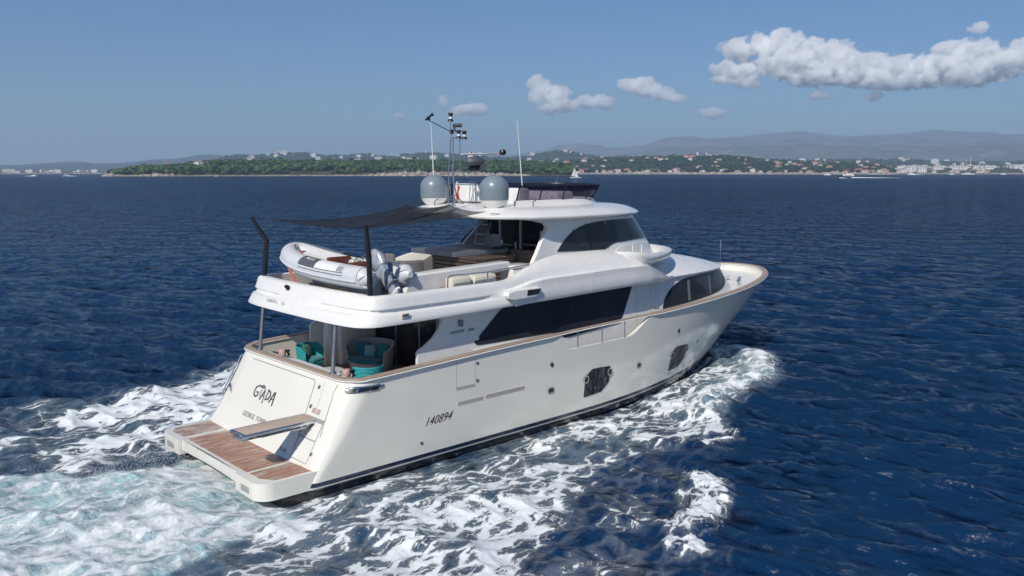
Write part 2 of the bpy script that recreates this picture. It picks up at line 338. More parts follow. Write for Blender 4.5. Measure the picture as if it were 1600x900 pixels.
# streaky leftovers further out on the starboard side
C2 = reg([(12, -8), (10, -6.5), (2, -10), (-6, -13), (-3, -15), (5, -12), (8, -11)], 1.4, 2.0, 17); dens = np.maximum(dens, C2 * 0.36 * sstep(.42, .66, bigp) + C2 * .12)
dark = sstep(1.0, 0.0, np.abs(SX)) * 0
# ---- the water surface itself rises and churns in the wake
wk = np.clip(A + .8 * C + .5 * B, 0, 1)
turb = fbm(SX / 1.9, SY / 1.5, 5, 41, .55) - .5; turf = fbm(SX / .55, SY / .45, 4, 43, .6) - .5
fine = sstep(2.0, 4.0, 0.5 / step)
HZ = HZ * (1 - .45 * A - .35 * C)
HZ += A * ((0.06 + 0.50 * turb + 0.10 * turf * fine) * sstep(.6, -2.5, SX) - .16 * sstep(-2.0, .2, SX))
HZ += (C + B * .8) * (0.16 * turb + 0.07 * turf * fine)
HZ += 0.34 * bowl * (0.5 + 1.0 * (turf + .3) * fine) + 0.14 * bow2 + 0.24 * D * (0.4 + 1.3 * (turf + .3) * fine) - 0.12 * ridge([(8.3, -9.0), (6.6, -9.9), (4.6, -10.6)], .7)
HZ -= 0.10 * ridge([(16, -3.6), (8, -4.0), (2, -3.8)], .5) + .18 * ridge([(0.6, 3.4), (-1.6, 2.6), (-4.5, 4.2), (-12, 6)], .6)
HZ += .22 * ridge([(10, 5.5), (4, 8.5), (0, 9.4), (-8, 10.4)], 1.0)
nearhull = reg([(.4, 3.5), (.4, -3.5), (8, -3.9), (14, -3.7), (18, -2.9), (21, -1.7), (22.5, -.7), (22.5, .7), (21, 1.7), (18, 2.9), (14, 3.7), (8, 3.9)], .35)
inside = reg([(1.0, 2.5), (1.0, -2.5), (12, -2.9), (18, -2.0), (22, -.5), (22, .5), (18, 2.0), (12, 2.9)], .5)
HZ = np.where(RR < 120, lerp(HZ, np.minimum(HZ * .35, 0) - 0.20, nearhull), HZ); HZ = np.where((RR < 120) & (inside > .5), -0.30, HZ); DX *= (1 - inside); DY *= (1 - inside)
nr, na = SX.shape
V = np.stack([SX + DX, SY + DY, HZ], -1).reshape(-1, 3).astype(np.float32)
idx = np.arange(nr * na).reshape(nr, na)
Q = np.stack([idx[:-1, :-1], idx[1:, :-1], idx[1:, 1:], idx[:-1, 1:]], -1).reshape(-1, 4)
me = bpy.data.meshes.new('sea'); me.vertices.add(len(V)); me.vertices.foreach_set('co', V.ravel())
me.loops.add(Q.size); me.loops.foreach_set('vertex_index', Q.ravel().astype(np.int32)); me.polygons.add(len(Q))
me.polygons.foreach_set('loop_start', np.arange(0, Q.size, 4, dtype=np.int32)); me.update(calc_edges=True)
me.polygons.foreach_set('use_smooth', np.ones(len(Q), bool))
for nm, arr in (('foam', dens), ('aer', np.clip(A * 1.0 + .30 * C * sstep(-6, 6, SY + 8) + .25 * B + .5 * bowl, 0, 1))):
    at = me.attributes.new(nm, 'FLOAT', 'POINT'); at.data.foreach_set('value', arr.ravel().astype(np.float32))
sea = bpy.data.objects.new('sea', me); COL.objects.link(sea); tag(sea, kind='structure')
def sea_mat():
    m = bpy.data.materials.new('sea_water_with_foam'); m.use_nodes = True; nt = m.node_tree; b = nt.nodes['Principled BSDF']; L = nt.links.new; out = nt.nodes['Material Output']
    g = N(nt, 'NewGeometry'); fo = N(nt, 'Attribute', attribute_name='foam'); ae = N(nt, 'Attribute', attribute_name='aer')
    mp = N(nt, 'Mapping'); L(g.outputs['Position'], mp.inputs[0]); mp.inputs['Scale'].default_value = (1, 1, 0.4)
    # warp
    wn = N(nt, 'TexNoise', i_Scale=1.1, i_Detail=4.0); L(mp.outputs[0], wn.inputs['Vector'])
    ws = N(nt, 'VectorMath', operation='MULTIPLY_ADD'); L(wn.outputs[1], ws.inputs[0]); ws.inputs[1].default_value = (0.9, 0.9, 0.0); L(mp.outputs[0], ws.inputs[2])
    st = N(nt, 'Mapping'); st.inputs['Scale'].default_value = (0.62, 1.15, 1); st.inputs['Rotation'].default_value = (0, 0, R(-6)); L(ws.outputs[0], st.inputs[0])
    # lace: cell edges at two sizes
    def edge(s):
        vo = N(nt, 'TexVoronoi', feature='DISTANCE_TO_EDGE', i_Scale=s); L(st.outputs[0], vo.inputs['Vector']); return vo.outputs['Distance']
    n1 = N(nt, 'TexNoise', i_Scale=1.3, i_Detail=10.0, i_Roughness=0.66); L(st.outputs[0], n1.inputs['Vector'])
    n3 = N(nt, 'TexNoise', i_Scale=13.0, i_Detail=7.0, i_Roughness=0.75); L(st.outputs[0], n3.inputs['Vector'])
    def mth(op, a, bb, c=None):
        n = N(nt, 'Math', operation=op)
        for i, q in enumerate((a, bb) + ((c,) if c is not None else ())):
            if isinstance(q, (int, float)): n.inputs[i].default_value = q
            else: L(q, n.inputs[i])
        return n.outputs[0]
    def ss(x, lo, hi, top=1.0):
        r = N(nt, 'MapRange', i_From_Min=lo, i_From_Max=hi, i_To_Max=top); L(x, r.inputs[0]); return r.outputs[0]
    dn = fo.outputs['Fac']
    nz = mth('SUBTRACT', n1.outputs[0], 0.5); nf = mth('SUBTRACT', n3.outputs[0], 0.5)
    sA = mth('ADD', mth('SUBTRACT', mth('MULTIPLY_ADD', dn, 0.50, -0.185), edge(1.9)), mth('MULTIPLY_ADD', nz, 0.80, mth('MULTIPLY', nf, 0.55)))
    sB = mth('ADD', mth('SUBTRACT', mth('MULTIPLY_ADD', dn, 0.42, -0.22), edge(4.8)), mth('MULTIPLY_ADD', nz, 1.0, mth('MULTIPLY', nf, 0.60)))
    soft = mth('MULTIPLY_ADD', mth('POWER', ae.outputs['Fac'], 2.0), 4.0, 1.0)
    sA2 = mth('DIVIDE', sA, soft); sB2 = mth('DIVIDE', sB, soft)
    fm = mth('MAXIMUM', ss(sA2, -0.005, 0.055), ss(sB2, 0.0, 0.07, 0.85))
    thin = ss(sA, -0.30, 0.05, 0.15)
    gate = ss(dn, 0.03, 0.20)
    foam = mth('MULTIPLY', mth('MAXIMUM', fm, thin), gate)
    pat = mth('ADD', n1.outputs[0], nf)
    # body colour: deep blue, milky turquoise where air is mixed in
    cm = N(nt, 'Mix', data_type='RGBA'); cm.inputs[6].default_value = (0.0032, 0.0215, 0.062, 1); cm.inputs[7].default_value = (0.34, 0.54, 0.57, 1)
    an_ = N(nt, 'TexNoise', i_Scale=0.55, i_Detail=5.0); L(g.outputs['Position'], an_.inputs['Vector'])
    am = N(nt, 'MapRange', i_From_Min=0.30, i_From_Max=0.62, i_To_Min=0.45, i_To_Max=1.0); L(an_.outputs[0], am.inputs[0])
    pw = mth('POWER', ae.outputs['Fac'], 1.6); L(mth('MULTIPLY', pw, am.outputs[0]), cm.inputs[0])
    # gusts: slow change of tone over the open sea
    big = N(nt, 'TexNoise', i_Scale=0.02, i_Detail=4.0); L(g.outputs['Position'], big.inputs['Vector'])
    bm_ = N(nt, 'MapRange', i_From_Min=0.35, i_From_Max=0.65, i_To_Min=0.8, i_To_Max=1.25); L(big.outputs[0], bm_.inputs[0])
    sc1 = N(nt, 'VectorMath', operation='SCALE'); L(cm.outputs[2], sc1.inputs[0]); L(bm_.outputs[0], sc1.inputs['Scale'])
    L(sc1.outputs[0], b.inputs['Base Color']); b.inputs['IOR'].default_value = 1.333; b.inputs['Specular IOR Level'].default_value = 0.24; b.inputs['Roughness'].default_value = 0.09
    # ripples
    rp = N(nt, 'Mapping'); rp.inputs['Rotation'].default_value = (0, 0, R(-14)); rp.inputs['Scale'].default_value = (1.0, 0.42, 1); L(g.outputs['Position'], rp.inputs[0])
    b1 = N(nt, 'TexNoise', i_Scale=2.6, i_Detail=6.0, i_Roughness=0.62); L(rp.outputs[0], b1.inputs['Vector'])
    b3 = N(nt, 'TexNoise', i_Scale=0.33, i_Detail=5.0, i_Roughness=0.6); L(rp.outputs[0], b3.inputs['Vector'])
    cam_d = N(nt, 'VectorMath', operation='DISTANCE'); L(g.outputs['Position'], cam_d.inputs[0]); cam_d.inputs[1].default_value = (8, -4, 0)
    far = N(nt, 'MapRange', i_From_Min=40.0, i_From_Max=220.0); L(cam_d.outputs['Value'], far.inputs[0])
    b9 = N(nt, 'TexNoise', i_Scale=9.0, i_Detail=4.0, i_Roughness=0.6); L(rp.outputs[0], b9.inputs['Vector'])
    h = mth('MULTIPLY', b1.outputs[0], 0.14); h = mth('MULTIPLY_ADD', b9.outputs[0], 0.022, h); h = mth('ADD', h, mth('MULTIPLY', mth('MULTIPLY', b3.outputs[0], 1.0), far.outputs[0]))
    h = mth('MULTIPLY', h, mth('MULTIPLY_ADD', foam, -0.65, 1.0)); h = mth('MULTIPLY_ADD', mth('MULTIPLY', foam, pat), 0.028, h)
    bp = N(nt, 'Bump', i_Strength=1.0, i_Distance=1.0); L(h, bp.inputs['Height']); pn = N(nt, 'TexNoise', i_Scale=6.0, i_Detail=2.0); L(rp.outputs[0], pn.inputs['Vector']); ps = N(nt, 'VectorMath', operation='SUBTRACT'); L(pn.outputs[1], ps.inputs[0]); ps.inputs[1].default_value = (.5, .5, .5)
    far2 = N(nt, 'MapRange', i_From_Min=30.0, i_From_Max=260.0, i_To_Min=0.3, i_To_Max=2.2); L(cam_d.outputs['Value'], far2.inputs[0]); pm = N(nt, 'VectorMath', operation='SCALE'); L(ps.outputs[0], pm.inputs[0]); L(far2.outputs[0], pm.inputs['Scale'])
    pf2 = N(nt, 'VectorMath', operation='MULTIPLY'); L(pm.outputs[0], pf2.inputs[0]); pf2.inputs[1].default_value = (1, 1, 0)
    lm = N(nt, 'Mapping'); lm.inputs['Rotation'].default_value = (0, 0, R(-46)); lm.inputs['Scale'].default_value = (0.16, 0.85, 1); L(g.outputs['Position'], lm.inputs[0])
    ln = N(nt, 'TexNoise', i_Scale=1.0, i_Detail=5.0, i_Roughness=0.65); L(lm.outputs[0], ln.inputs['Vector']); lr = N(nt, 'MapRange', i_From_Min=0.3, i_From_Max=0.7, i_To_Min=-0.5, i_To_Max=0.5); L(ln.outputs[0], lr.inputs[0])
    far3 = N(nt, 'MapRange', i_From_Min=18.0, i_From_Max=140.0, i_To_Min=0.15, i_To_Max=1.5); L(cam_d.outputs['Value'], far3.inputs[0])
    lv = N(nt, 'VectorMath', operation='SCALE'); lv.inputs[0].default_value = (-0.69, -0.72, 0); L(mth('MULTIPLY', lr.outputs[0], far3.outputs[0]), lv.inputs['Scale'])
    pb = N(nt, 'VectorMath', operation='ADD'); L(pf2.outputs[0], pb.inputs[0]); L(lv.outputs[0], pb.inputs[1])
    c1 = N(nt, 'TexNoise', i_Scale=1.15, i_Detail=7.0, i_Roughness=0.70); L(rp.outputs[0], c1.inputs['Vector']); c2 = N(nt, 'MapRange', i_From_Min=0.28, i_From_Max=0.72, i_To_Min=-0.5, i_To_Max=0.5); L(c1.outputs[0], c2.inputs[0])
    c3 = N(nt, 'MapRange', i_From_Min=12.0, i_From_Max=60.0, i_To_Min=1.9, i_To_Max=2.5); L(cam_d.outputs['Value'], c3.inputs[0]); c4 = mth('MULTIPLY', mth('MULTIPLY', c2.outputs[0], c3.outputs[0]), mth('SUBTRACT', 1.0, foam))
    c5 = N(nt, 'VectorMath', operation='SCALE'); c5.inputs[0].default_value = (0.97, 0.24, 0); L(c4, c5.inputs['Scale']); c6 = N(nt, 'VectorMath', operation='ADD'); L(pb.outputs[0], c6.inputs[0]); L(c5.outputs[0], c6.inputs[1])
    pa = N(nt, 'VectorMath', operation='ADD'); L(bp.outputs[0], pa.inputs[0]); L(c6.outputs[0], pa.inputs[1]); pz = N(nt, 'VectorMath', operation='NORMALIZE'); L(pa.outputs[0], pz.inputs[0]); L(pz.outputs[0], b.inputs['Normal'])
    fb = N(nt, 'BsdfPrincipled'); fb.inputs['Base Color'].default_value = (0.80, 0.84, 0.85, 1); fb.inputs['Roughness'].default_value = 0.7; fb.inputs['Specular IOR Level'].default_value = 0.3
    L(bp.outputs[0], fb.inputs['Normal'])
    # water: body colour below, sky reflection on top; the reflectance of a ruffled sea levels off at low angles
    df_ = N(nt, 'BsdfDiffuse'); L(sc1.outputs[0], df_.inputs['Color']); L(pz.outputs[0], df_.inputs['Normal'])
    gl = N(nt, 'BsdfGlossy', i_Roughness=0.10); gl.inputs['Color'].default_value = (0.90, 0.96, 1.0, 1); L(pz.outputs[0], gl.inputs['Normal'])
    fz = N(nt, 'Fresnel', i_IOR=1.333); L(pz.outputs[0], fz.inputs['Normal']); fc = mth('DIVIDE', fz.outputs[0], mth('MULTIPLY_ADD', fz.outputs[0], 1.1, 1.0))
    wsd = N(nt, 'MixShader'); L(fc, wsd.inputs[0]); L(df_.outputs[0], wsd.inputs[1]); L(gl.outputs[0], wsd.inputs[2])
    mx = N(nt, 'MixShader'); L(foam, mx.inputs[0]); L(wsd.outputs[0], mx.inputs[1]); L(fb.outputs[0], mx.inputs[2]); L(mx.outputs[0], out.inputs[0])
    return m
me.materials.append(sea_mat())
# spray thrown up along the bow wave and behind the stern
def spray(lines_, n, seed):
    r = np.random.RandomState(seed); Vv = []; Ff = []; T4 = np.array([(0, 0, 1), (.9, 0, -.3), (-.45, .8, -.3), (-.45, -.8, -.3)]); F4 = np.array([(0, 1, 2), (0, 2, 3), (0, 3, 1), (1, 3, 2)])
    for k in range(n):
        P_, wd, hh = lines_[r.randint(len(lines_))]; P_ = np.array(P_); i = r.randint(len(P_) - 1); t = r.uniform(); p = P_[i] * (1 - t) + P_[i + 1] * t
        z = .05 + abs(r.normal(0, hh)); q = np.array([p[0] + r.normal(0, wd), p[1] + r.normal(0, wd), z]); s = r.uniform(.003, .011); Vv.append(T4 * s + q); Ff.append(F4 + 4 * k)
    return MB().add(np.concatenate(Vv), np.concatenate(Ff).tolist())
spm = mat('white_spray', (.85, .88, .9), .5)
tag(obj('spray', spray([([(23.8, -2.6), (22.4, -3.6), (20.8, -4.4)], .3, .14), ([(23.2, -3.0), (20.6, -4.5), (17.6, -4.9)], .4, .14), ([(17.0, -4.9), (14.6, -5.9), (12.9, -7.4)], .3, .10), ([(9.2, -9.3), (8.2, -10.4), (6.4, -11.2)], .2, .09), ([(.2, 2.0), (-2, 1.6), (-3.4, 2.6)], .4, .12), ([(-.2, 1.5), (-.2, -2.5)], .4, .14)], 15000, 5), spm, smooth=0, fix=False), kind='stuff')
# ================================================================== HAZE (even air, the sky and the clouds lie outside it)
hb = MB().box((0, 0, 390), (36000, 36000, 840)); hm = bpy.data.materials.new('sea_haze'); hm.use_nodes = True; nt = hm.node_tree
nt.nodes.remove(nt.nodes['Principled BSDF']); pv = N(nt, 'VolumePrincipled'); pv.inputs['Density'].default_value = 1.05e-4; pv.inputs['Color'].default_value = (0.60, 0.77, 0.96, 1); pv.inputs['Anisotropy'].default_value = 0.1
nt.links.new(pv.outputs[0], nt.nodes['Material Output'].inputs['Volume'])
hz = obj('haze', hb, hm, smooth=0); tag(hz, kind='stuff')
# ================================================================== YACHT
Y = empty('motor_yacht', (0, 0, 0), label='large cream and white motor yacht with dark windows, cruising with white wake', cat='yacht')
ZS_X = [2.4, 5, 8, 12, 16, 18, 21, 24, 26.5]; ZS_Z = [2.60, 2.70, 2.83, 2.92, 2.99, 3.07, 3.24, 3.44, 3.62]
def zsheer(x): return spl(np.clip(x, 2.4, 26.5), ZS_X, ZS_Z)
def zcut(x):
    x = np.asarray(x, float)
    c = np.where(x < 10.62, lerp(2.92, 2.33, np.clip((x - 10.27) / .35, 0, 1)), 2.33 + 0.66 * sstep(13.55, 15.25, x) ** 1.25)
    return np.where((x > 10.27) & (x < 15.0), c, 9)
def XE(z): z = np.clip(z, -.9, 3.7); return 23.98 + .82 * z - .035 * z * z
def hull_half(x, z):
    """half breadth of the hull"""
    x = np.asarray(x, float); z = np.asarray(z, float) + 0 * x
    deck = ip(x, [1.5, 3, 4.5, 6, 8, 10, 12], [3.20, 3.22, 3.25, 3.30, 3.38, 3.44, 3.47])
    wl = ip(x, [1.0, 3, 4.5, 6, 8, 10, 12], [3.20, 3.25, 3.28, 3.30, 3.33, 3.36, 3.36])
    zz = np.clip(z, 0, 3.7); xe = XE(z)
    u = np.clip((x - 12) / (xe - 12), 0, 1); u0 = 6 / 14.5; t = np.clip((u - u0) / (1 - u0), 0, 1)
    bd = deck * np.maximum(1 - t ** 2.3, 0) ** (1 / 2.3); bw = wl * (1 - u ** 2.2)
    wgt = np.clip(zz / 3.3, 0, 1) ** 1.15
    b = lerp(bw, bd, wgt)
    return b * np.where(z < 0, 1 + 0.22 * z, 1)
def trx(z): return 1.45 + (z - .5) * (1.15 / 2.1)
def outline(z, dz=None):
    """starboard outline of the hull at height z, from the middle of the stern to the stem"""
    r = float(ip(z, [0.3, 0.6, 1.4, 2.6], [.30, .36, .62, .74])); x0 = trx(z); b0 = float(hull_half(x0 + r, z)); xc = x0 + r
    P = [(x0, -y) for y in np.linspace(0, b0 - r, 8)[:-1]]
    P += [(xc - r * math.cos(a), -(b0 - r) - r * math.sin(a)) for a in np.linspace(0, math.pi / 2, 12)]
    sx = np.concatenate([np.linspace(0, 1, 26)[1:] ** 1.0 * (10.2 - xc) + xc, [10.27, 10.38, 10.5, 10.62, 10.75, 11.2, 11.6, 12.0]])
    P += [(x, -float(hull_half(x, z))) for x in sx]
    xe = float(XE(z))
    uu = np.concatenate([np.linspace(0, 3.3 / 14.5, 26)[1:], 1 - (1 - 3.3 / 14.5) * (1 - np.linspace(0, 1, 42)[1:]) ** 1.9])
    for u in uu:
        x = 12 + u * (xe - 12); P.append((x, -float(hull_half(x, z))))
    return P
tops = outline(2.95); topx = np.array([p[0] for p in tops]); nc = len(tops)
ztop = np.minimum(zsheer(topx), zcut(topx)); ztop[:16] = 2.60
fr = np.concatenate([np.linspace(0, .2, 5), np.linspace(.2, 1, 18)[1:]])
rows = []
for f in fr:
    row = []
    for j in range(nc): row.append(-0.85 + f * (ztop[j] + 0.85))
    rows.append(row)
zs_grid = np.array(rows)
def surf_pt(j, z, cache={}):
    k = round(z, 3)
    if k not in cache: cache[k] = outline(z)
    return cache[k][j]
lv = np.linspace(-0.9, 3.7, 93); OL = np.array([outline(z) for z in lv])   # (93,nc,2)
def hp(j, z):
    f = np.clip((z + 0.9) / 4.6 * 92, 0, 91.999); i = int(f); t = f - i; p = OL[i, j] * (1 - t) + OL[i + 1, j] * t
    return (p[0], p[1], z)
HG = np.array([[hp(j, zs_grid[i, j]) for j in range(nc)] for i in range(len(fr))])
TOP = HG[-1]; tg = np.gradient(TOP[:, :2], axis=0); nrm = np.stack([tg[:, 1], -tg[:, 0]], 1); nrm /= np.linalg.norm(nrm, axis=1)[:, None] + 1e-9
# inward normal
for j in range(nc):
    if nrm[j] @ (np.array([12, 0]) - TOP[j, :2]) < 0: nrm[j] *= -1
nrm[0] = (1, 0); nrm[-1] = (-1, 0)
def zdeck(x): return 1.75 + (zsheer(x) - 0.28 - 1.75) * sstep(17.5, 20.5, x)
IN = TOP[:, :2] + nrm * 0.13
IN[:, 1] = np.minimum(IN[:, 1], -0.0)
inz = np.minimum(zdeck(IN[:, 0]), TOP[:, 2] - .02)
INB = IN.copy()
for j in range(nc):
    if IN[j, 0] > 12: INB[j, 1] = -min(-IN[j, 1], max(0.0, float(hull_half(IN[j, 0], inz[j])) - .10))
half = np.concatenate([HG, [np.column_stack([IN, TOP[:, 2]])], [np.column_stack([INB, inz - .03])]], 0)
def both(mb, G, **k):
    G = np.asarray(G, float); mb.grid(G, **k); G2 = G.copy(); G2[..., 1] *= -1; mb.grid(G2, **k); return mb
hull = obj('hull', both(MB(), half), M['hull'], Y, smooth=38)
# deck sheets inside the bulwark
dk = MB(); D = []
for j in range(nc):
    x, y = INB[j]; z = float(zdeck(x)); D.append([(x, lerp(y, -y, k / 12.0), z) for k in range(13)])
jf = int(np.argmax(topx > 17.0)); dk.grid(D[:jf + 1]); obj('teak_deck', dk, M['teak'], Y, smooth=0)
df = MB(); df.grid(D[jf:]); obj('foredeck', df, M['gel2'], Y)
# cap rail
def rail_sweep(j0, j1, wfun, zoff=0.03, th=0.05, mb=None, zf=None):
    mb = mb or MB(); G = []
    for j in range(j0, j1):
        x, y = TOP[j, :2]; wd = wfun(x); c = np.array([x, y]) + nrm[j] * 0.05; n = nrm[j]
        z = (float(zsheer(x)) if j >= 16 else 2.60) + zoff; a = c - n * wd / 2; b = c + n * wd / 2
        G.append([(a[0], a[1], z - th / 2), (a[0] - n[0] * .012, a[1] - n[1] * .012, z), (a[0], a[1], z + th / 2), (b[0], b[1], z + th / 2), (b[0], b[1], z - th / 2)])
    G = np.array(G); mb.grid(G, cv=True); G2 = G.copy(); G2[..., 1] *= -1; mb.grid(G2, cv=True); return mb
wf = lambda x: float(lerp(0.20, 0.085, sstep(9.6, 10.4, x) * sstep(15.4, 14.8, x)))
obj('cap_rail', rail_sweep(0, nc, wf), M['teakcap'], Y)
# white rubbing edge under the teak
we = rail_sweep(0, nc, lambda x: wf(x) + 0.05, zoff=-0.01, th=0.03); obj('rail_edge', we, M['gel'], Y)
for sx_ in (-1, 1):
    for x in (11.1, 12.3, 13.5):
        b = float(hull_half(x, 2.9)) - .06; obj('stanchion', MB().tube([(x, sx_ * b, 2.3), (x, sx_ * b, float(zsheer(x)) + .02)], .02), M['chrome'], Y)
# ------------------------------------------------------------------ swim platform
def platform_poly(inset=0):
    P = []; r = .42; b = 3.12 - inset; x0 = 0.0 + inset
    for a in np.linspace(0, math.pi / 2, 8): P.append((x0 + r - r * math.cos(a) + 0.0, b - r + r * math.sin(a)))
    return P
pf = MB(); c = platform_poly()
port = c + [(1.75, 3.12)]; 
def xy_prism(mb, poly, z0, z1, m=0): return mb.prism(poly, lambda a, b, d: (a, b, d), z0, z1, m)
# wings (deeper) and the lower centre section
wing = [(0.02, 1.78)] + [(x, y) for x, y in c] + [(2.2, 3.17), (2.2, 1.78)]
xy_prism(pf, wing, .05, .5); xy_prism(pf, [(x, -y) for x, y in wing][::-1], .05, .5)
ctr = [(0.10, -1.76)] + [(0.10 + .04 * math.cos(t * 1.57), 1.76 * t) for t in np.linspace(-1, 1, 9)] + [(0.10, 1.76), (1.9, 1.76), (1.9, -1.76)]
xy_prism(pf, ctr, .18, .492)
po = obj('swim_platform', pf, M['cream_gel'], Y, smooth=35)
ub = MB(); xy_prism(ub, [(.62, -3.05), (.62, 3.05), (1.6, 3.16), (2.3, 3.16), (2.3, -3.16), (1.6, -3.16)], -.7, .17); obj('platform_underside', ub, M['hull'], Y, smooth=35); bv = po.modifiers.new('edge', 'BEVEL'); bv.width = .035; bv.segments = 3; bv.limit_method = 'ANGLE'
for poly, mt in (([(.24, 1.66), (.24, -1.98), (1.40, -1.98), (1.40, 1.66)], 'teakp'), ([(.22, 1.92), (.20, 2.66), (.40, 2.92), (1.46, 2.96), (1.42, 1.92)], 'teakd'), ([(.26, -2.10), (.26, -2.62), (.48, -2.98), (1.52, -3.02), (1.40, -2.10)], 'teakp')):
    t = MB(); xy_prism(t, poly, .497, .506); obj('teak_panel', t, M[mt], Y, smooth=0)
for s in (1, -1):
    o = MB().rbox((-.0, s * 2.35, .24), (.03, .42, .16), .014, 2); obj('platform_light_recess', o, M['seamg'], Y)
# ------------------------------------------------------------------ transom details: T(y, z, off) lies on the raked transom
kT = 1.15 / 2.1; nT = Vector((-1, 0, kT)).normalized()
def T(y, z, off=0.0): p = Vector((trx(z), y, z)) + nT * off; return tuple(p)
def seam(pts, r=.009, mt='seam', name='panel_seam'): obj(name, MB().tube([T(y, z, .002) for y, z in pts], r, 6), M[mt], Y)
seam([(2.0, 2.42), (-1.55, 2.42), (-1.62, 2.36), (-2.0, 0.56)]); seam([(2.5, 2.34), (2.42, 1.2)], .005, 'seamg'); seam([(2.0, 2.42), (2.0, 2.36)], .006, 'seamg')
seam([(-2.05, 2.44), (-2.2, 1.72)], .005, 'seamg'); seam([(-2.66, 2.50), (-2.62, 2.3), (-2.82, 1.25)], .006, 'seamg')
def tplate(y0, z0, y1, z1, off, th, mt, name, rr=0.0):
    poly = [(y0, z0), (y1, z0), (y1, z1), (y0, z1)]; obj(name, MB().prism(poly, lambda a, b, d: T(a, b, d), off, off + th), M[mt], Y)
tplate(-1.86, 2.34, -1.95, 2.25, .0, .02, 'steel_dull', 'hinge'); tplate(-1.84, 1.86, -1.93, 1.77, .0, .02, 'steel_dull', 'hinge')
tplate(-2.1, 1.80, -2.32, 1.70, .0, .012, 'pink', 'stern_vent'); tplate(-2.02, 1.81, -2.40, 1.69, -.01, .015, 'seamg', 'vent_frame')
# recess and locker doors below the gangway
tplate(-1.88, 1.62, -2.72, .58, -.01, .013, 'seamg', 'locker_frame'); tplate(-1.92, 1.10, -2.70, .60, .0, .008, 'gel2', 'locker_door'); tplate(-1.90, 1.52, -2.70, 1.13, .0, .008, 'gel2', 'locker_door')
o = MB().tube([T(-2.78, .83, .0), T(-2.78, .83, .03)], .05, 14); obj('deck_light', o, M['chrome'], Y)
o = MB().tube([T(2.62, 1.55, .0), T(2.62, 1.55, .05)], .06, 12); o.tube([T(2.62, 1.60, .04), T(2.45, 1.42, .05), T(2.40, 1.40, .0)], .016); obj('shower_fitting', o, M['chrome'], Y)
# long port boarding handle at the stern quarter
GRAB_LATER = 1
# name and port on the transom
def tt(y0, z0, sl=0.0): return lambda a, b, d: T(y0 - a, z0 + b / math.cos(math.atan(kT)) * .9 + sl * a, .004 + d)
def stroke_letters():
    mb = MB(); h = .30
    def S(pts, r=.022):
        mb.tube([T(1.18 - a * 1.12, 1.53 + b * h, .006) for a, b in pts], r, 6)
    S([(.26, .95), (.14, 1.0), (.03, .8), (.0, .45), (.05, .12), (.14, .0), (.22, .15), (.22, .42), (.12, .42)], .026)
    S([(.32, .75), (.34, .12)], .024); S([(.24, 1.02), (.34, .92), (.46, .98)], .024); S([(.28, 1.02), (.33, 1.12), (.40, 1.10), (.42, .98), (.34, .95)], .02)
    S([(.40, -.1), (.50, .85), (.56, .1), (.58, -.28)], .024); S([(.43, .28), (.56, .30)], .02)
    S([(.66, .95), (.67, .12)], .026); S([(.64, .92), (.78, .80), (.84, .5), (.78, .18), (.66, .08)], .026)
    S([(.88, -.05), (.98, .9), (1.02, .95), (1.06, .2), (1.08, -.22)], .024); S([(.90, .3), (1.06, .32)], .02)
    return mb
obj('yacht_name', stroke_letters(), M['letter'], Y)
obj('port_name', text_mb('GEORGE', .175, tt(1.30, .99), .010, spacing=1.05), M['letterg'], Y, smooth=0); obj('port_name', text_mb('TOWN', .175, tt(.50, .99), .010, spacing=1.05), M['letterg'], Y, smooth=0)
obj('club_letters', text_mb('Y.C.M.', .105, tt(-1.28, .62), .010, spacing=1.2), M['letterg'], Y, smooth=0)
# ------------------------------------------------------------------ gangway (passerelle)
g = MB(); g.rbox((1.10, -2.03, 1.575), (2.05, .64, .05), .015, 2); gw = obj('gangway', g, M['teakslat'], Y)
gw.data.materials[0] = mat('beige_gangway_tread', (.48, .38, .30), .7, var=.06, bump=.4, bscale=150)
g = MB(); 
for s in (-1, 1): g.rbox((1.05, -2.03 + s * .34, 1.55), (2.15, .035, .10), .01, 2)
g.rbox((.06, -2.03, 1.55), (.05, .68, .10), .015, 2); obj('gangway_frame', g, M['chrome'], gw)
g = MB(); g.rbox((.95, -2.03, 1.46), (1.9, .52, .09), .02, 2); g.rbox((1.75, -2.03, 1.42), (.7, .40, .14), .02, 2); g.tube([(.5, -2.33, 1.45), (1.6, -2.33, 1.45)], .03); obj('gangway_beam', g, M['steel_dull'], gw)
for x in np.linspace(.2, 1.9, 9): obj('gangway_fitting', MB().rbox((x, -2.375, 1.49), (.12, .02, .05), .008, 1), M['black'], gw)
# ------------------------------------------------------------------ hull side fittings (starboard, mirrored to port)
def hside(x, z, off=0.0, s=-1):
    b = float(hull_half(x, z)); e = .05
    bx = (float(hull_half(x + e, z)) - float(hull_half(x - e, z))) / (2 * e); bz = (float(hull_half(x, z + e)) - float(hull_half(x, z - e))) / (2 * e)
    n = Vector((-bx, 1, -bz)).normalized(); p = Vector((x, b, z)) + n * off
    return (p.x, p.y * (-s) * -1 if False else p.y * s, p.z)
def hplate(poly, off, th, mt, name, s=-1, parent=None, cdiv=0):
    # fan of points so that the plate follows the hull curve
    mb = MB(); P = []
    n = len(poly)
    for i in range(n):
        a = poly[i]; b = poly[(i + 1) % n]; k = max(1, int(math.hypot(a[0] - b[0], a[1] - b[1]) / .15))
        P += [(lerp(a[0], b[0], t / k), lerp(a[1], b[1], t / k)) for t in range(k)]
    cx = sum(p[0] for p in P) / len(P); cz = sum(p[1] for p in P) / len(P)
    mb.grid([[hside(a, b, off - .02, s) for a, b in P]] + [[hside(lerp(cx, a, f), lerp(cz, b, f), off + th, s) for a, b in P] for f in (1, .8, .6, .4, .2, .001)], cv=True)
    return obj(name, mb, M[mt], parent or Y)
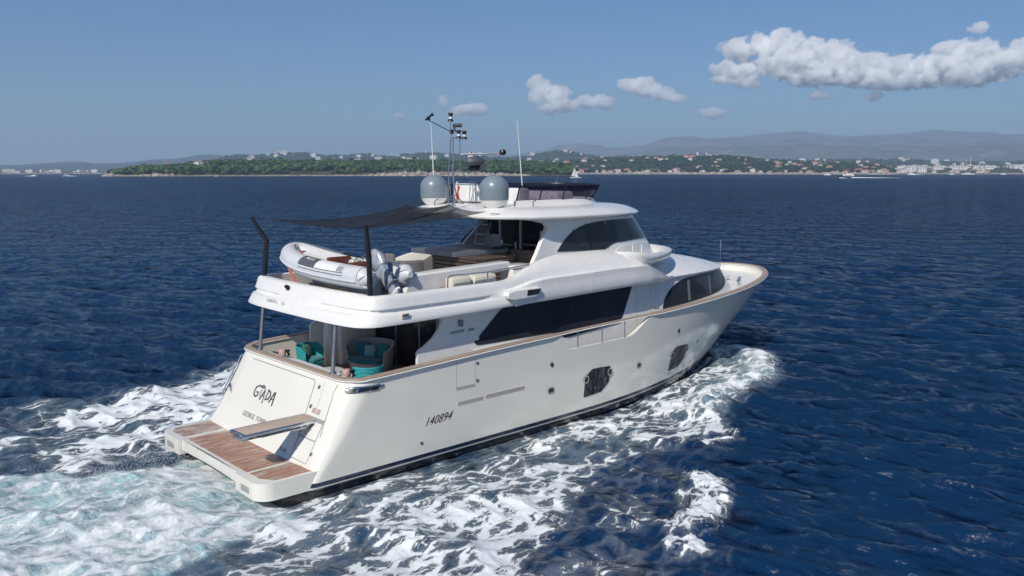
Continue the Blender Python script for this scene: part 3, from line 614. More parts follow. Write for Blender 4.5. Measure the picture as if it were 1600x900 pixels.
def rrect(x0, z0, x1, z1, r, n=4):
    P = []
    for cx, cz, a0 in ((x1 - r, z1 - r, 0), (x0 + r, z1 - r, 90), (x0 + r, z0 + r, 180), (x1 - r, z0 + r, 270)):
        for k in range(n + 1): a = R(a0 + 90 * k / n); P.append((cx + r * math.cos(a), cz + r * math.sin(a)))
    return P
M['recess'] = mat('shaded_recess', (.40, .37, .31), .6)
def mottled():
    m = bpy.data.materials.new('mottled_anchor_plate'); m.use_nodes = True; nt = m.node_tree; b = nt.nodes['Principled BSDF']; L = nt.links.new; b.inputs['Roughness'].default_value = .45; b.inputs['Specular IOR Level'].default_value = .2
    tc = N(nt, 'TexCoord'); mp = N(nt, 'Mapping'); mp.inputs['Rotation'].default_value = (0, R(35), 0); mp.inputs['Scale'].default_value = (5, 1, 1.6); L(tc.outputs['Object'], mp.inputs[0])
    n = N(nt, 'TexNoise', i_Scale=1.6, i_Detail=5.0, i_Roughness=.6, i_Distortion=1.2); L(mp.outputs[0], n.inputs['Vector']); cr = N(nt, 'ValToRGB'); L(n.outputs[0], cr.inputs[0]); e = cr.color_ramp.elements
    e[0].position = .45; e[0].color = (.008, .008, .011, 1); e[1].position = .70; e[1].color = (.17, .17, .20, 1); L(cr.outputs[0], b.inputs['Base Color']); return m
M['grille'] = mottled()
for s in (-1, 1):
    for (x, z) in ((9.86, 1.97), (16.83, 2.12), (4.76, .54)):
        r = .075 if x > 5 else .045
        po_ = [(x + r * math.cos(a), z + r * math.sin(a)) for a in np.linspace(0, 2 * math.pi, 17)[:-1]]
        o = hplate(po_, .0, .02, 'chrome', 'hull_fitting', s); hplate([(x + (a - x) * .6, z + (b - z) * .6) for a, b in po_], .02, .006, 'rubber', 'fitting_hole', s, o)
    for (x, z, r1, r2) in ((9.85, 1.13, .15, .11), (14.4, 1.21, .14, .11), (18.65, 1.40, .10, .11)):
        o = hplate(rrect(x - r1, z - r2, x + r1, z + r2, .09), .0, .016, 'chrome', 'porthole', s); hplate(rrect(x - r1 + .035, z - r2 + .035, x + r1 - .035, z + r2 - .035, .065), .015, .005, 'glass', 'pane', s, o)
    g1 = [(11.42, .60), (11.47, 1.12), (11.55, 1.34), (11.80, 1.50), (12.2, 1.50), (12.72, 1.46), (12.78, 1.3), (12.70, .95), (12.62, .86), (12.3, .64)]
    for dx, sc_x in ((0, 1), (5.12, .93)):
        P = [(11.42 + dx + (a - 11.42) * sc_x, b - .02 * (dx > 0)) for a, b in g1]
        o = hplate(P, .0, .02, 'grille', 'anchor_plate', s); cx = 12.1 + dx
        for px, pz in ((11.50 + dx, 1.20), (12.70 + dx - (.09 if dx else 0), 1.27)):
            ring = hplate([(px + .125 * math.cos(a), pz + .135 * math.sin(a)) for a in np.linspace(0, 2 * math.pi, 21)[:-1]], .0, .045, 'chrome', 'porthole', s, Y)
            hplate([(px + .098 * math.cos(a), pz + .105 * math.sin(a)) for a in np.linspace(0, 2 * math.pi, 21)[:-1]], .044, .005, 'glass', 'pane', s, ring)
    # air slots and the side gate
    for P in (rrect(6.05, 1.34, 7.05, 1.47, .06), rrect(7.10, 1.355, 8.75, 1.50, .07)):
        x0 = min(p[0] for p in P); 
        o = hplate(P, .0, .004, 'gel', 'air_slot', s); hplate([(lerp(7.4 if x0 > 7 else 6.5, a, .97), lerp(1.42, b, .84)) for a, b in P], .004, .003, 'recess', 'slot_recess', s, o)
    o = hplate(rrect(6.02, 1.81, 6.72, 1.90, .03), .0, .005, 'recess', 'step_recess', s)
    for a, b in (((6.03, 2.68), (6.03, 1.85)), ((6.72, 2.70), (6.72, 1.92))):
        obj('gate_seam', MB().tube([hside(lerp(a[0], b[0], t), lerp(a[1], b[1], t), .001, s) for t in np.linspace(0, 1, 6)], .006, 6), M['seamg'], Y)
    for z in (2.50, 1.98): obj('gate_latch', MB().rbox(hside(6.80, z, .01, s), (.10, .03, .08), .012, 2), M['steel_dull'], Y)
    # stern fairlead in the corner: chrome oval with bars
    j0, j1 = 11, 17; zc_ = 2.40; mb = MB()
# mooring openings that wrap the stern corners
def corner_pt(t, z, off, s):
    """t runs along the outline index"""
    i = int(t); f = t - i; k = (z + 0.9) / 4.6 * 92; a = int(k); g_ = k - a
    p = lambda j: OL[a, j] * (1 - g_) + OL[a + 1, j] * g_
    q = lerp(p(i), p(i + 1), f); d = p(i + 1) - p(i); n = np.array([d[1], -d[0]]); n /= np.linalg.norm(n) + 1e-9
    c = np.array([8, 0.]) - q
    if n @ c > 0: n = -n
    return (q[0] + n[0] * off, (q[1] + n[1] * off) * (1 if s < 0 else -1), z)
for s in (-1, 1):
    for t0, t1, mt, off, hh, nm in ((11.2, 19.3, 'chrome', .014, .085, 'mooring_port_frame'),):
        G = [[corner_pt(t, 2.36 + .02 + hh * math.sin(a) * (1 if 11.6 < t < 18.9 else .6), off + .012 * max(0, math.cos(a)), s) for a in np.linspace(0, 2 * math.pi, 13)[:-1]] for t in np.linspace(t0, t1, 26)]
        fo_ = obj(nm, MB().grid(G, cv=True), M[mt], Y)
    for t0, t1 in ((11.9, 14.0), (14.4, 17.4), (17.8, 18.8)):
        G = [[corner_pt(t, 2.38 + dz, .036, s) for dz in (-.055, .055)] for t in np.linspace(t0, t1, 8)]
        obj('mooring_opening', MB().grid(G), M['black'], fo_, smooth=0)
o = MB(); o.tube([corner_pt(11, 2.40, -.02, 1), corner_pt(11, 2.38, .07, 1), corner_pt(11, 1.8, .07, 1), corner_pt(11, 1.25, .07, 1), corner_pt(11, 1.22, -.02, 1)], .022); obj('grab_rail', o, M['chrome'], Y)
o = MB(); o.tube([corner_pt(10.2, z, .005, 1) for z in (2.3, 1.8, 1.3)], .018, 6); obj('rubbing_strip', o, M['rubber'], Y)
# registration number, flowing hand
obj('registration_number', text_mb('140894', .34, lambda a, b, d: hside(4.86 + a * .92, .98 + b + a * .03, .004 + d, -1), .004, shear=.55, spacing=1.02), M['letterb'], Y, smooth=0)
# ------------------------------------------------------------------ main deck house
def house_half(x, z):
    x = np.asarray(x, float); L_ = 7.6 - np.clip(z - 3.0, 0, 2) * 1.05; t = np.clip((x - 16) / L_, 0, 1)
    return (2.95 - .10 * np.clip(z - 3.0, 0, 2)) * np.maximum(1 - t ** 2.8, 0) ** (1 / 2.8) * ip(x, [4.8, 12, 16], [1.0, 1.0, 0.985])
def house_pt(x, z, off=0.0, s=-1):
    b = float(house_half(x, z)); e = .04; bx = (float(house_half(x + e, z)) - float(house_half(x - e, z))) / (2 * e)
    n = Vector((-bx, 1, 0)).normalized(); p = Vector((x, b, z)) + n * off; return (p.x, p.y * s, p.z)
hx = np.concatenate([np.linspace(6.9, 16, 40), 16 + 7.6 * np.sin(np.linspace(0, 1, 40)[1:] * math.pi / 2)])
G = []
for z in np.linspace(1.7, 4.16, 12):
    L_ = 7.6 - max(z - 3.0, 0) * 1.05; xs = np.concatenate([hx[:40], 16 + L_ * np.sin(np.linspace(0, 1, 40)[1:] * math.pi / 2)])
    G.append([(x, -float(house_half(x, z)), z) for x in xs])
hm_ = both(MB(), G); obj('deckhouse', hm_, M['gel'], Y)
# wing panels that reach aft beside the cockpit
wp = [(4.93, 1.8), (4.93, 3.0), (5.0, 3.08), (5.25, 3.2), (5.5, 3.36), (5.72, 3.6), (5.86, 3.80), (5.80, 4.05), (7.2, 4.05), (7.2, 1.8)]
for s in (-1, 1):
    o = obj('wing_panel', MB().prism(wp, lambda a, b, d: (a, s * (2.955 - d), b), 0, .10), M['gel'], Y)
# glass along the saloon: polygon strips on the house side, a hand's breadth of frame round each pane
def strip(xa, xb, zb, zt, off, s, n=30, fn=house_pt):
    xs = np.linspace(xa, xb, n); return [[fn(x, lerp(zb(x), zt(x), f), off, s) for x in xs] for f in np.linspace(0, 1, 10)]
sal_b = lambda x: float(ip(x, [7.0, 7.1, 7.3, 10.3, 10.45, 10.95, 13.5, 13.8, 14.0, 14.55], [3.02, 2.93, 2.91, 2.86, 2.80, 2.62, 2.76, 2.84, 3.05, 3.94]))
sal_t = lambda x: float(ip(x, [7.0, 7.1, 8.1, 8.25, 14.55], [3.04, 3.10, 3.84, 3.90, 3.97]))
for s in (-1, 1):
    win = obj('saloon_window', MB().grid(strip(7.02, 14.54, sal_b, sal_t, .012, s, 90)), M['glass'], Y)
    for x in (9.25, 11.35, 13.1):
        obj('window_joint', MB().grid([[house_pt(x + dx, z, .016, s) for dx in (-.012, .012)] for z in np.linspace(sal_b(x), sal_t(x), 5)]), M['black'], win)
    obj('grab_bar', MB().tube([house_pt(x, 2.72 + (x - 10.9) * .055, .06, s) for x in np.linspace(10.95, 13.7, 12)], .018), M['black'], Y)
    obj('boarding_fairing', MB().prism([(7.0, 2.2), (7.0, 2.80), (10.05, 2.86), (10.25, 2.80), (10.6, 2.5), (10.6, 2.2)], lambda a, b, d: (a, s * (2.96 + d), b), 0, .05), M['gel'], Y)
    # forward wrap window
    fb_ = lambda x: float(spl(x, [16.3, 17, 18, 19, 20, 21, 21.8], [2.96, 2.99, 3.03, 3.08, 3.14, 3.26, 3.52]))
    ft_ = lambda x: float(spl(x, [16.3, 16.45, 16.65, 16.95, 17.35, 17.8, 18.6, 20.4, 21.1, 21.45, 21.8], [3.0, 3.28, 3.50, 3.70, 3.86, 3.95, 4.0, 4.02, 4.0, 3.80, 3.54]))
    def fpt(x, z, off, s_): return house_pt(x, z, off, s_)
    w2 = obj('forward_window', MB().grid(strip(16.32, 21.78, fb_, ft_, .012, s, 80)), M['glass'], Y)
    for a, b in ((17.25, 18.1), (18.6, 19.8), (20.15, 21.3)):
        obj('pane', MB().grid(strip(a, b, lambda x: fb_(x) + .05, lambda x: ft_(x) - .07, .018, s, 14)), M['glass2'], w2)
    M['curtain'] = mat('pale_curtain', (.16, .19, .19), .5, var=.1)
    for a, b in ((17.98, 18.16), (19.66, 19.78)):
        obj('curtain_edge', MB().grid(strip(a, b, lambda x: fb_(x) + .06, lambda x: ft_(x) - .1, .021, s, 3)), M['curtain'], w2)
    # side door outline and roundel
    for x in (14.80, 15.62): obj('door_seam', MB().tube([house_pt(x, z, .0, s) for z in np.linspace(2.2, 3.98, 6)], .007, 6), M['seamg'], Y)
    obj('door_emblem', MB().tube([house_pt(15.95 + .14 * math.cos(a), 3.15 + .14 * math.sin(a), .004, s) for a in np.linspace(0, 2 * math.pi, 20)[:-1]], .005, 5, closed=True), M['letter2'], Y)
obj('emblem_letters', text_mb('Navetta', .10, lambda a, b, d: house_pt(15.80 + a, 3.0 + b, .005 + d, -1), .003, shear=.3), M['letter'], Y, smooth=0)
# builder mark on the starboard wing: a flag-like square of waves, then the words
mk = MB()
for k in range(3):
    G = [[(6.38 + .21 * t, -2.97, 3.58 + k * .068 + .02 * math.sin(t * 6.28) + dz) for dz in (0, .052)] for t in np.linspace(0, 1, 13)]; mk.grid(G)
obj('builder_emblem', mk, M['letterg'], Y, smooth=0)
for wd_, wx in (('CUSTOM', 6.10), ('LINE', 6.76)): obj('builder_name', text_mb(wd_, .115, lambda a, b, d: (wx + a * 1.02, -2.968 - d, 3.39 + b), .010, spacing=1.12), M['letterg'], Y, smooth=0)
# cockpit bulkhead with dark glass doors
bk = MB(); bk.box((6.92, 0, 2.9), (.08, 5.9, 2.3)); obj('cockpit_bulkhead', bk, M['gel'], Y, smooth=0)
dr_ = obj('saloon_door', MB().box((6.86, .25, 2.82), (.03, 3.3, 2.1)), M['glass'], Y, smooth=0)
for y in (-1.4, -.5, .75, 1.9): obj('door_frame', MB().rbox((6.84, y, 2.82), (.03, .05, 2.1), .01, 1), M['steel_dull'], dr_)
# ------------------------------------------------------------------ boat-deck overhang, fascia and shoulder
path = [(2.66, 0), (2.665, -.6), (2.67, -1.2), (2.69, -1.8), (2.72, -2.3), (2.78, -2.75), (2.85, -3.02), (2.98, -3.22), (3.15, -3.36), (3.4, -3.45), (3.8, -3.48)] + [(x, -3.48) for x in np.linspace(4.3, 14.0, 40)] + [(x, float(ip(x, [14, 15, 16, 16.9], [-3.48, -3.42, -3.22, -2.9]))) for x in np.linspace(14.2, 16.9, 14)]
P = np.array(path); tg_ = np.gradient(P, axis=0); nn = np.stack([-tg_[:, 1], tg_[:, 0]], 1); nn /= np.linalg.norm(nn, axis=1)[:, None]
for j in range(len(P)):
    if nn[j] @ (np.array([9, 0]) - P[j]) < 0: nn[j] *= -1
G = []; capy = []
for j, (x, y) in enumerate(P):
    n = nn[j]; aft = max(0, n[0]); rake = lerp(.20, .52, aft ** 1.5)      # inward lean over .73 m of height
    xx = x
    zb = float(ip(xx, [2, 5, 8, 14, 16.9], [4.0, 4.01, 4.05, 4.13, 4.05]))
    zc = float(spl(xx, [7.0, 7.6, 8.2, 9.3, 11, 13.9, 14.6, 15.2, 16.0, 16.9], [4.50, 4.50, 4.56, 4.70, 4.73, 4.75, 4.72, 4.58, 4.28, 4.06])) if xx > 7 else 4.50
    zt = float(spl(xx, [7.6, 8.0, 8.6, 9.2, 10, 11, 12, 13.4, 14.6, 15.6, 16.9], [4.79, 4.82, 4.98, 5.12, 5.27, 5.35, 5.35, 5.32, 5.22, 4.95, 4.5])) if xx > 7.6 else 4.79
    yin = float(spl(xx, [7.6, 8.4, 9.5, 11, 13, 14.6, 15.6, 16.9], [.24, .30, .50, .75, .86, .95, 1.1, 1.25])) if xx > 7.6 else .24
    gd = float(sstep(7.45, 7.0, xx) * sstep(-.9, 0, -y - .9 - 0 * x)) if y > -3.2 else float(sstep(7.45, 7.0, xx))
    gd = float(sstep(.6, 1.6, -y)) * float(sstep(7.5, 7.05, xx))
    sh = float(sstep(7.2, 9.0, xx))   # shoulder character
    def at(d, z):
        dd = d + rake * np.clip((z - 4.0) / .78, 0, 1.2) * (1 - sh)
        return (x + n[0] * dd, y + n[1] * dd, z)
    top_d = lerp(.05, yin - .03, sh)
    sec = [at(.45, zb + .05), at(.10, zb + .02), at(.03, zb), at(.005, zb + .035), at(-.02 * sh, zb + .12), at(-.02 * sh, lerp(4.27, lerp(zb, zc, .5), sh)),
           at(.015 * gd, lerp(4.295, lerp(zb, zc, .7), sh)), at(.085 * gd, lerp(4.31, lerp(zb, zc, .85), sh)), at(.085 * gd, lerp(4.40, lerp(zb, zc, .96), sh)), at(.0, lerp(4.45, zc + .015, sh)),
           at(lerp(.0, .17, sh), lerp(4.52, zc + .05, sh)), at(lerp(.0, lerp(.12, top_d, .25), sh), lerp(4.62, lerp(zc + .05, zt, .35), sh)), at(lerp(.0, lerp(.12, top_d, .55), sh), lerp(4.70, lerp(zc, zt, .75), sh)),
           at(lerp(.02, top_d, sh), lerp(4.765, zt, sh)), at(lerp(.07, yin + .03, sh), lerp(4.79, zt + .02, sh)), at(lerp(.16, yin + .10, sh), lerp(4.79, zt + .01, sh)), at(lerp(.20, yin + .14, sh), lerp(4.76, zt - .05, sh)), at(lerp(.22, yin + .16, sh), 4.25)]
    G.append(sec)
fm_ = both(MB(), G); obj('boat_deck_fascia', fm_, M['gel'], Y, smooth=40)
# the floor of the boat deck and the soffit below it
def slab(z, ins, name, mt, x1=14.0):
    mb = MB(); rows_ = []
    for j, (x, y) in enumerate(P):
        if x > x1: break
        n = nn[j]; xx = x + n[0] * ins; yy = min(y + n[1] * ins, 0); rows_.append([(xx, lerp(yy, -yy, k / 8), z) for k in range(9)])
    return obj(name, mb.grid(rows_), M[mt], Y, smooth=0)
slab(4.27, .40, 'boat_deck', 'teak', 13); slab(4.06, .3, 'cockpit_ceiling', 'gel')
# raised corner lids and small fittings on the fascia
def fpoint(j, k): return G[j][k]
o = MB().rbox((3.09, -.2 + 1.0, 4.60), (.10, .18, .30), .03, 2, rot=Matrix.Rotation(R(-32), 3, 'Y') @ Matrix.Identity(3)); obj('stern_light', o, M['black'], Y)
for wd_, wy in (('NAVETTA', 1.55), ('26', .66)): obj('fascia_letters', text_mb(wd_, .10, lambda a, b, d: (2.74 + b * .68 - d * .8, wy - a * 1.15, 4.22 + b), .012, spacing=1.2), M['letter2'], Y, smooth=0)
o = MB().rbox((4.15, -3.475, 4.24), (.26, .03, .12), .012, 2); fr_ = obj('vent_box', o, M['cream'], Y); obj('vent_slot', MB().rbox((4.15, -3.492, 4.24), (.19, .01, .07), .003, 1), M['seam'], fr_)
# wing-mounted navigation light housing
for s in (-1, 1):
    nb = MB(); pr = [(7.75, 4.40), (7.80, 4.50), (8.1, 4.54), (9.15, 4.53), (9.17, 4.46), (9.05, 4.30), (8.9, 4.26), (8.0, 4.24), (7.82, 4.30)]
    nb.prism(pr, lambda a, b, d: (a, s * (3.40 + d), b), 0, .22); no_ = obj('side_light_housing', nb, M['gel'], Y); bv = no_.modifiers.new('e', 'BEVEL'); bv.width = .03; bv.segments = 3
    obj('side_light', MB().prism([(8.55, 4.33), (8.57, 4.50), (9.13, 4.50), (9.02, 4.34)], lambda a, b, d: (a, s * (3.62 + d), b), 0, .012), M['glass'], no_)
    nb = MB().prism([(8.05, 4.22), (9.0, 4.28), (9.1, 4.1), (8.2, 4.03)], lambda a, b, d: (a, s * (3.46 + d), b), 0, .05); obj('housing_shadow_plate', nb, M['gel'], Y)  # raised plate takes the shape of the housing's cast shadow
# ------------------------------------------------------------------ forward trunk roof (dome) and the wing bridge bowl
th = np.linspace(0, math.pi / 2, 40)
def se(x0, L_, b, n, t): return (x0 + L_ * math.sin(t) ** (2 / n) if t > 0 else x0, -b * abs(math.cos(t)) ** (2 / n))
def ring(x0, L_, b, n, s_, z, xa=13.2, na=12):
    pts = [(x, -b * s_, z) for x in np.linspace(xa, x0, na)[:-1]]
    for t in th: q = se(x0, L_ * s_, b * s_, n, t); pts.append((q[0], q[1], z))
    return pts
L4 = 7.6 - 1.05 * 1.08
G = [ring(16, L4, 2.84, 2.8, 1.0, 4.06), ring(16, L4 + .08, 2.90, 2.8, 1.0, 4.08), ring(16, L4 + .09, 2.91, 2.8, 1.0, 4.12)]
for s_ in (.97, .93, .88, .8, .7, .58, .45, .3, .15, .02): G.append(ring(16, L4, 2.88, 2.8, s_, 4.12 + .72 * (1 - s_ ** 2.6)))
obj('trunk_roof', both(MB(), G), M['gel'], Y, smooth=50)
G = []
for s_, z in ((.74, 4.30), (.80, 4.46), (.87, 4.62), (.95, 4.74), (1.0, 4.84), (1.012, 4.95), (1.01, 5.05), (1.0, 5.10), (.97, 5.12), (.945, 5.09), (.94, 4.85), (.93, 4.78), (.5, 4.78), (.05, 4.78)):
    zz = z; G.append([(p[0], p[1], p[2] + (.16 if z > 4.9 else .0) * float(sstep(15.6, 13.8, p[0]))) for p in ring(14.5, 4.16, 3.2, 2.2, s_, zz, 12.6, 9)])
    G[-1] = [(x, y * (1 - .30 * float(sstep(14.6, 12.6, x))), z_ - .25 * float(sstep(13.8, 12.6, x))) for x, y, z_ in G[-1]]
obj('bridge_bulwark', both(MB(), G), M['gel'], Y, smooth=45)
o = MB().tube([(20.4 + .0, 1.0, 4.62), (20.4, 1.0, 4.85), (20.9, 1.25, 4.82), (21.6, 1.1, 4.70), (22.0, .7, 4.58), (22.0, .7, 4.32)], .018); o.tube([(20.9, 1.25, 4.82), (20.9, 1.25, 4.5)], .015); o.tube([(21.6, 1.1, 4.70), (21.6, 1.1, 4.4)], .015); obj('trunk_rail', o, M['chrome'], Y)
# ------------------------------------------------------------------ wheelhouse
def wh_half(x, z):
    L_ = 4.9 - np.clip(z - 5.4, -1, 2) * .95; t = np.clip((np.asarray(x, float) - 13) / L_, 0, 1); return 2.47 * np.maximum(1 - t ** 2.3, 0) ** (1 / 2.3) - .12 * np.clip(z - 5.4, 0, 2) * 1.0
def wh_pt(x, z, off, s):
    b = float(wh_half(x, z)); e = .03; bx = (float(wh_half(x + e, z)) - float(wh_half(x - e, z))) / (2 * e); n = Vector((-bx, 1, .12)).normalized(); p = Vector((x, b, z)) + n * off; return (p.x, p.y * s, p.z)
G = []
for z in np.linspace(4.3, 6.56, 12):
    L_ = 4.9 - max(-1, z - 5.4) * .95; row = [(x, -float(wh_half(x, z)), z) for x in np.linspace(11.9, 13, 6)[:-1]]
    row += [(13 + L_ * math.sin(t) ** (2 / 2.3), -(2.47 * abs(math.cos(t)) ** (2 / 2.3)) + .12 * max(0, z - 5.4), z) for t in th]; row = [(a, min(b, 0), c_) for a, b, c_ in row]; G.append(row)
obj('wheelhouse', both(MB(), G), M['gel'], Y, smooth=45)
wb = lambda x: float(spl(x, [11.05, 13.0, 13.38, 13.6, 13.8, 14.07, 14.6, 15.9, 17.2], [5.41, 5.33, 5.31, 5.38, 5.46, 5.52, 5.54, 5.56, 5.52])) if x < 17.2 else 5.52
wt = lambda x: float(spl(x, [11.05, 11.26, 11.57, 11.9, 12.2, 12.6, 13.02, 13.6, 14.2, 15.4], [5.43, 5.63, 5.87, 6.05, 6.16, 6.25, 6.30, 6.33, 6.34, 6.34])) if x < 15.4 else 6.34
# fin between wheelhouse side window and the aft opening: a thick curved panel
def fin_poly(dx=0):
    aft = [(9.55 + dx, 4.3), (9.75 + dx, 4.95), (9.92 + dx, 5.25), (10.18 + dx, 5.6), (10.45 + dx, 5.95), (10.66 + dx, 6.22), (10.52 + dx, 6.36), (10.1 + dx, 6.46), (9.2 + dx * .5, 6.52), (8.9 + dx * .5, 6.56)]
    return aft + [(14.0, 6.56), (14.0, 4.3)]
for s in (-1, 1):
    pl = fin_poly(0.0 if s < 0 else .75); cur = []
    def fy(a, b, d, s=s): 
        y = 2.47 - .12 * max(0, b - 5.4) + .10 * float(sstep(11.2, 9.8, a)); return (a, s * (y - d + .004), b)
    mb = MB(); n_ = 16; zz = np.linspace(4.3, 6.56, n_ + 1); 
    ex = lambda z: float(ip(z, [4.3, 4.95, 5.25, 5.6, 5.95, 6.22, 6.30, 6.36, 6.46, 6.52, 6.56], [9.55, 9.75, 9.92, 10.18, 10.45, 10.66, 10.62, 10.52, 10.0, 9.4, 9.2] if s < 0 else [10.2, 10.75, 10.97, 11.3, 11.7, 12.05, 12.15, 12.2, 12.35, 12.4, 12.45]))
    zz = sorted(set(list(zz) + [6.22, 6.3, 6.36, 6.46, 6.52]))
    outer = [[fy(lerp(ex(z), 13.6, t), z, 0) for t in np.linspace(0, 1, 12) ** 1.5] for z in zz]; inner = [[fy(lerp(ex(z), 13.6, t), z, .16) for t in np.linspace(0, 1, 12) ** 1.5] for z in zz]
    mb.grid(outer); mb.grid(inner); mb.grid([[outer[i][0], inner[i][0]] for i in range(len(zz))]); obj('side_fin', mb, M['gel'], Y, smooth=40)
    def wpt(x, z, off, s_): 
        q = wh_pt(x, z, off, s_); return q
    gx = []
    xs = np.concatenate([np.linspace(11.06, 15.4, 60), np.linspace(15.4, 17.0, 30)[1:]])
    rowsb = []
    for f in np.linspace(0, 1, 6):
        row = []
        for x in xs:
            z = lerp(wb(x), wt(x), f); L_ = 4.9 - (z - 5.4) * .95
            if x <= 13: px = x
            else: px = 13 + (x - 13) * (L_ / 4.9)
            row.append(wh_pt(px, z, .016, s))
        rowsb.append(row)
    # carry the windscreen on round the front to the centre line
    tf = []
    for i, f in enumerate(np.linspace(0, 1, 6)):
        z = lerp(5.52, 6.34, f); L_ = 4.9 - (z - 5.4) * .95; x_ = (17.0 - 13) / 4.9
        for xn in np.linspace(x_, .9995, 18)[1:]: rowsb[i].append(wh_pt(13 + L_ * xn, z, .016, s))
        rowsb[i].append((13 + L_ + .016, 0, z))
    wn_ = obj('wheelhouse_window', MB().grid(rowsb), M['glass'], Y)
    for xm, wd in ((12.75, .05), (14.15, .06), (15.35, .10)):
        L = lambda z: 4.9 - (z - 5.4) * .95
        obj('mullion', MB().grid([[wh_pt((13 + (xm + dx + .0 - 13) * L(z) / 4.9) if xm > 13 else xm + dx - (z - 5.4) * .25, z, .02, s) for dx in (-wd, wd)] for z in np.linspace(wb(xm) + .01, wt(xm) - .01, 6)]), M['black'], wn_, smooth=0)
    obj('pane', MB().grid([[wh_pt(13 + (x - 13) * (4.9 - (z - 5.4) * .95) / 4.9, z, .021, s) for x in np.linspace(14.3, 15.1, 6)] for z in (5.62, 5.9, 6.2)]), M['glass2'], wn_)
    obj('pane', MB().grid([[wh_pt(x - (z - 5.4) * .2, z, .021, s) for x in np.linspace(12.0, 12.62, 6)] for z in (5.5, 5.8, 6.08)]), M['glass2'], wn_)
# sill ledge with small white rail below the forward side windows
o = MB()
for s in (-1, 1):
    o.tube([(13.9, s * 2.62, 5.30), (14.2, s * 2.62, 5.42), (15.6, s * 2.42, 5.44), (16.4, s * 2.05, 5.42)], .022); o.tube([(14.9, s * 2.56, 4.8), (14.9, s * 2.56, 5.42)], .018); o.tube([(15.6, s * 2.42, 4.8), (15.6, s * 2.42, 5.44)], .018)
obj('bridge_handrail', o, M['pale'], Y)
# aft bulkhead of the upper saloon with windows, door and post
BX = 12.2
b = MB(); b.box((BX + .06, 1.9, 4.95), (.10, .8, 1.5)); b.box((BX + .06, 0, 6.45), (.10, 4.7, .2)); b.box((BX + .06, -.8, 4.72), (.10, 2.4, .95)); obj('upper_bulkhead', b, M['gel'], Y, smooth=0)
for y, wd in ((2.3, .10), (1.54, .09), (.44, .10), (-1.2, .1)): obj('door_post', MB().rbox((BX + .02, y, 5.4), (.10, wd, 2.3), .02, 2), M['gel'], Y)
obj('upper_aft_window', MB().box((BX + .05, 1.92, 6.0), (.04, .68, .66)), M['glass'], Y, smooth=0)
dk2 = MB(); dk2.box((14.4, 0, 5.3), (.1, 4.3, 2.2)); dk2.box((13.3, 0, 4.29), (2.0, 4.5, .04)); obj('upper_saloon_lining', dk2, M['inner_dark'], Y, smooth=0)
obj('upper_aft_window', MB().box((BX + .05, -.8, 5.85), (.03, 2.4, .95)), M['glass'], Y, smooth=0)
# hardtop
G = []
def hring(s_, z, db=0.0):
    pts = []
    b = 2.9 * s_ + db
    for x, y in ((8.35, 0), (8.35, .6), (8.33, 1.2), (8.33, 1.75), (8.42, 2.12), (8.72, 2.45), (9.2, 2.68), (9.9, 2.82), (11, 2.9), (12, 2.9)):
        pts.append((lerp(12, x, s_) - db * (x < 8), -(y * s_ + (db if y > 1 else 0)), z))
    for t in th[1:]: q = se(12, 4.95 * s_ + db, b, 2.3, t); pts.append((q[0], q[1], z))
    return pts
zf = lambda p: p
def tilt(r): return [(x, y, z + .05 * float(sstep(11, 8, x)) - .03 * float(sstep(12, 16, x))) for x, y, z in r]
for s_, z in ((.02, 6.58), (.5, 6.56), (.80, 6.54), (.93, 6.50), (.98, 6.50), (1.0, 6.53), (1.004, 6.58), (.992, 6.63), (.965, 6.68), (.93, 6.75), (.88, 6.82), (.80, 6.875), (.68, 6.92), (.5, 6.95), (.3, 6.97), (.02, 6.98)): G.append(tilt(hring(s_, z)))
obj('hardtop', both(MB(), G), M['gel'], Y, smooth=50)
# raised coaming of the flying bridge with tinted screen
def fring(L_, b, z, xa, n=2.6): 
    return [(x, -b, z) for x in np.linspace(xa, 12, 12)[:-1]] + [(se(12, L_, b, n, t)[0], se(12, L_, b, n, t)[1], z) for t in th]
G = [fring(2.95, 2.05, 6.80, 9.6), fring(2.75, 1.92, 6.95, 9.7), fring(2.62, 1.82, 7.08, 9.8), fring(2.56, 1.78, 7.10, 9.8), fring(2.5, 1.72, 7.06, 9.8), fring(2.5, 1.72, 6.9, 9.8)]
obj('flybridge_coaming', both(MB(), G), M['gel'], Y, smooth=45)
m = bpy.data.materials.new('purple_tint'); m.use_nodes = True; b_ = m.node_tree.nodes['Principled BSDF']; nt = m.node_tree
b_.inputs['Base Color'].default_value = (.03, .028, .055, 1); b_.inputs['Roughness'].default_value = .05
tr = N(nt, 'BsdfTransparent'); tr.inputs[0].default_value = (.34, .29, .37, 1); mxs = N(nt, 'MixShader'); mxs.inputs[0].default_value = .38
nt.links.new(tr.outputs[0], mxs.inputs[1]); nt.links.new(b_.outputs[0], mxs.inputs[2]); nt.links.new(mxs.outputs[0], nt.nodes['Material Output'].inputs[0]); M['tint'] = m
scr = obj('flybridge_screen', both(MB(), [fring(2.62, 1.80, 7.10, 9.8), fring(2.85, 1.90, 7.34, 9.8), fring(3.0, 1.96, 7.56, 9.8)]), M['tint'], Y, smooth=45)
tr_ = fring(3.0, 1.96, 7.57, 9.8); o = MB().tube(tr_ + [(x, -y, z) for x, y, z in tr_[::-1][1:]], .02); obj('screen_top_rail', o, M['black'], scr)
for s in (-1, 1):
    for t in (.0, .42, .75, 1.02):
        a = se(12, 2.62, 1.80, 2.6, t); b2 = se(12, 3.0, 1.96, 2.6, t); obj('screen_post', MB().tube([(a[0], a[1] * -s, 7.06), (b2[0], b2[1] * -s, 7.56)], .022), M['black'], scr)
    for x in (9.85, 10.9): obj('screen_post', MB().tube([(x, -s * 1.78, 7.05), (x, -s * 1.94, 7.56)], .022), M['black'], scr)
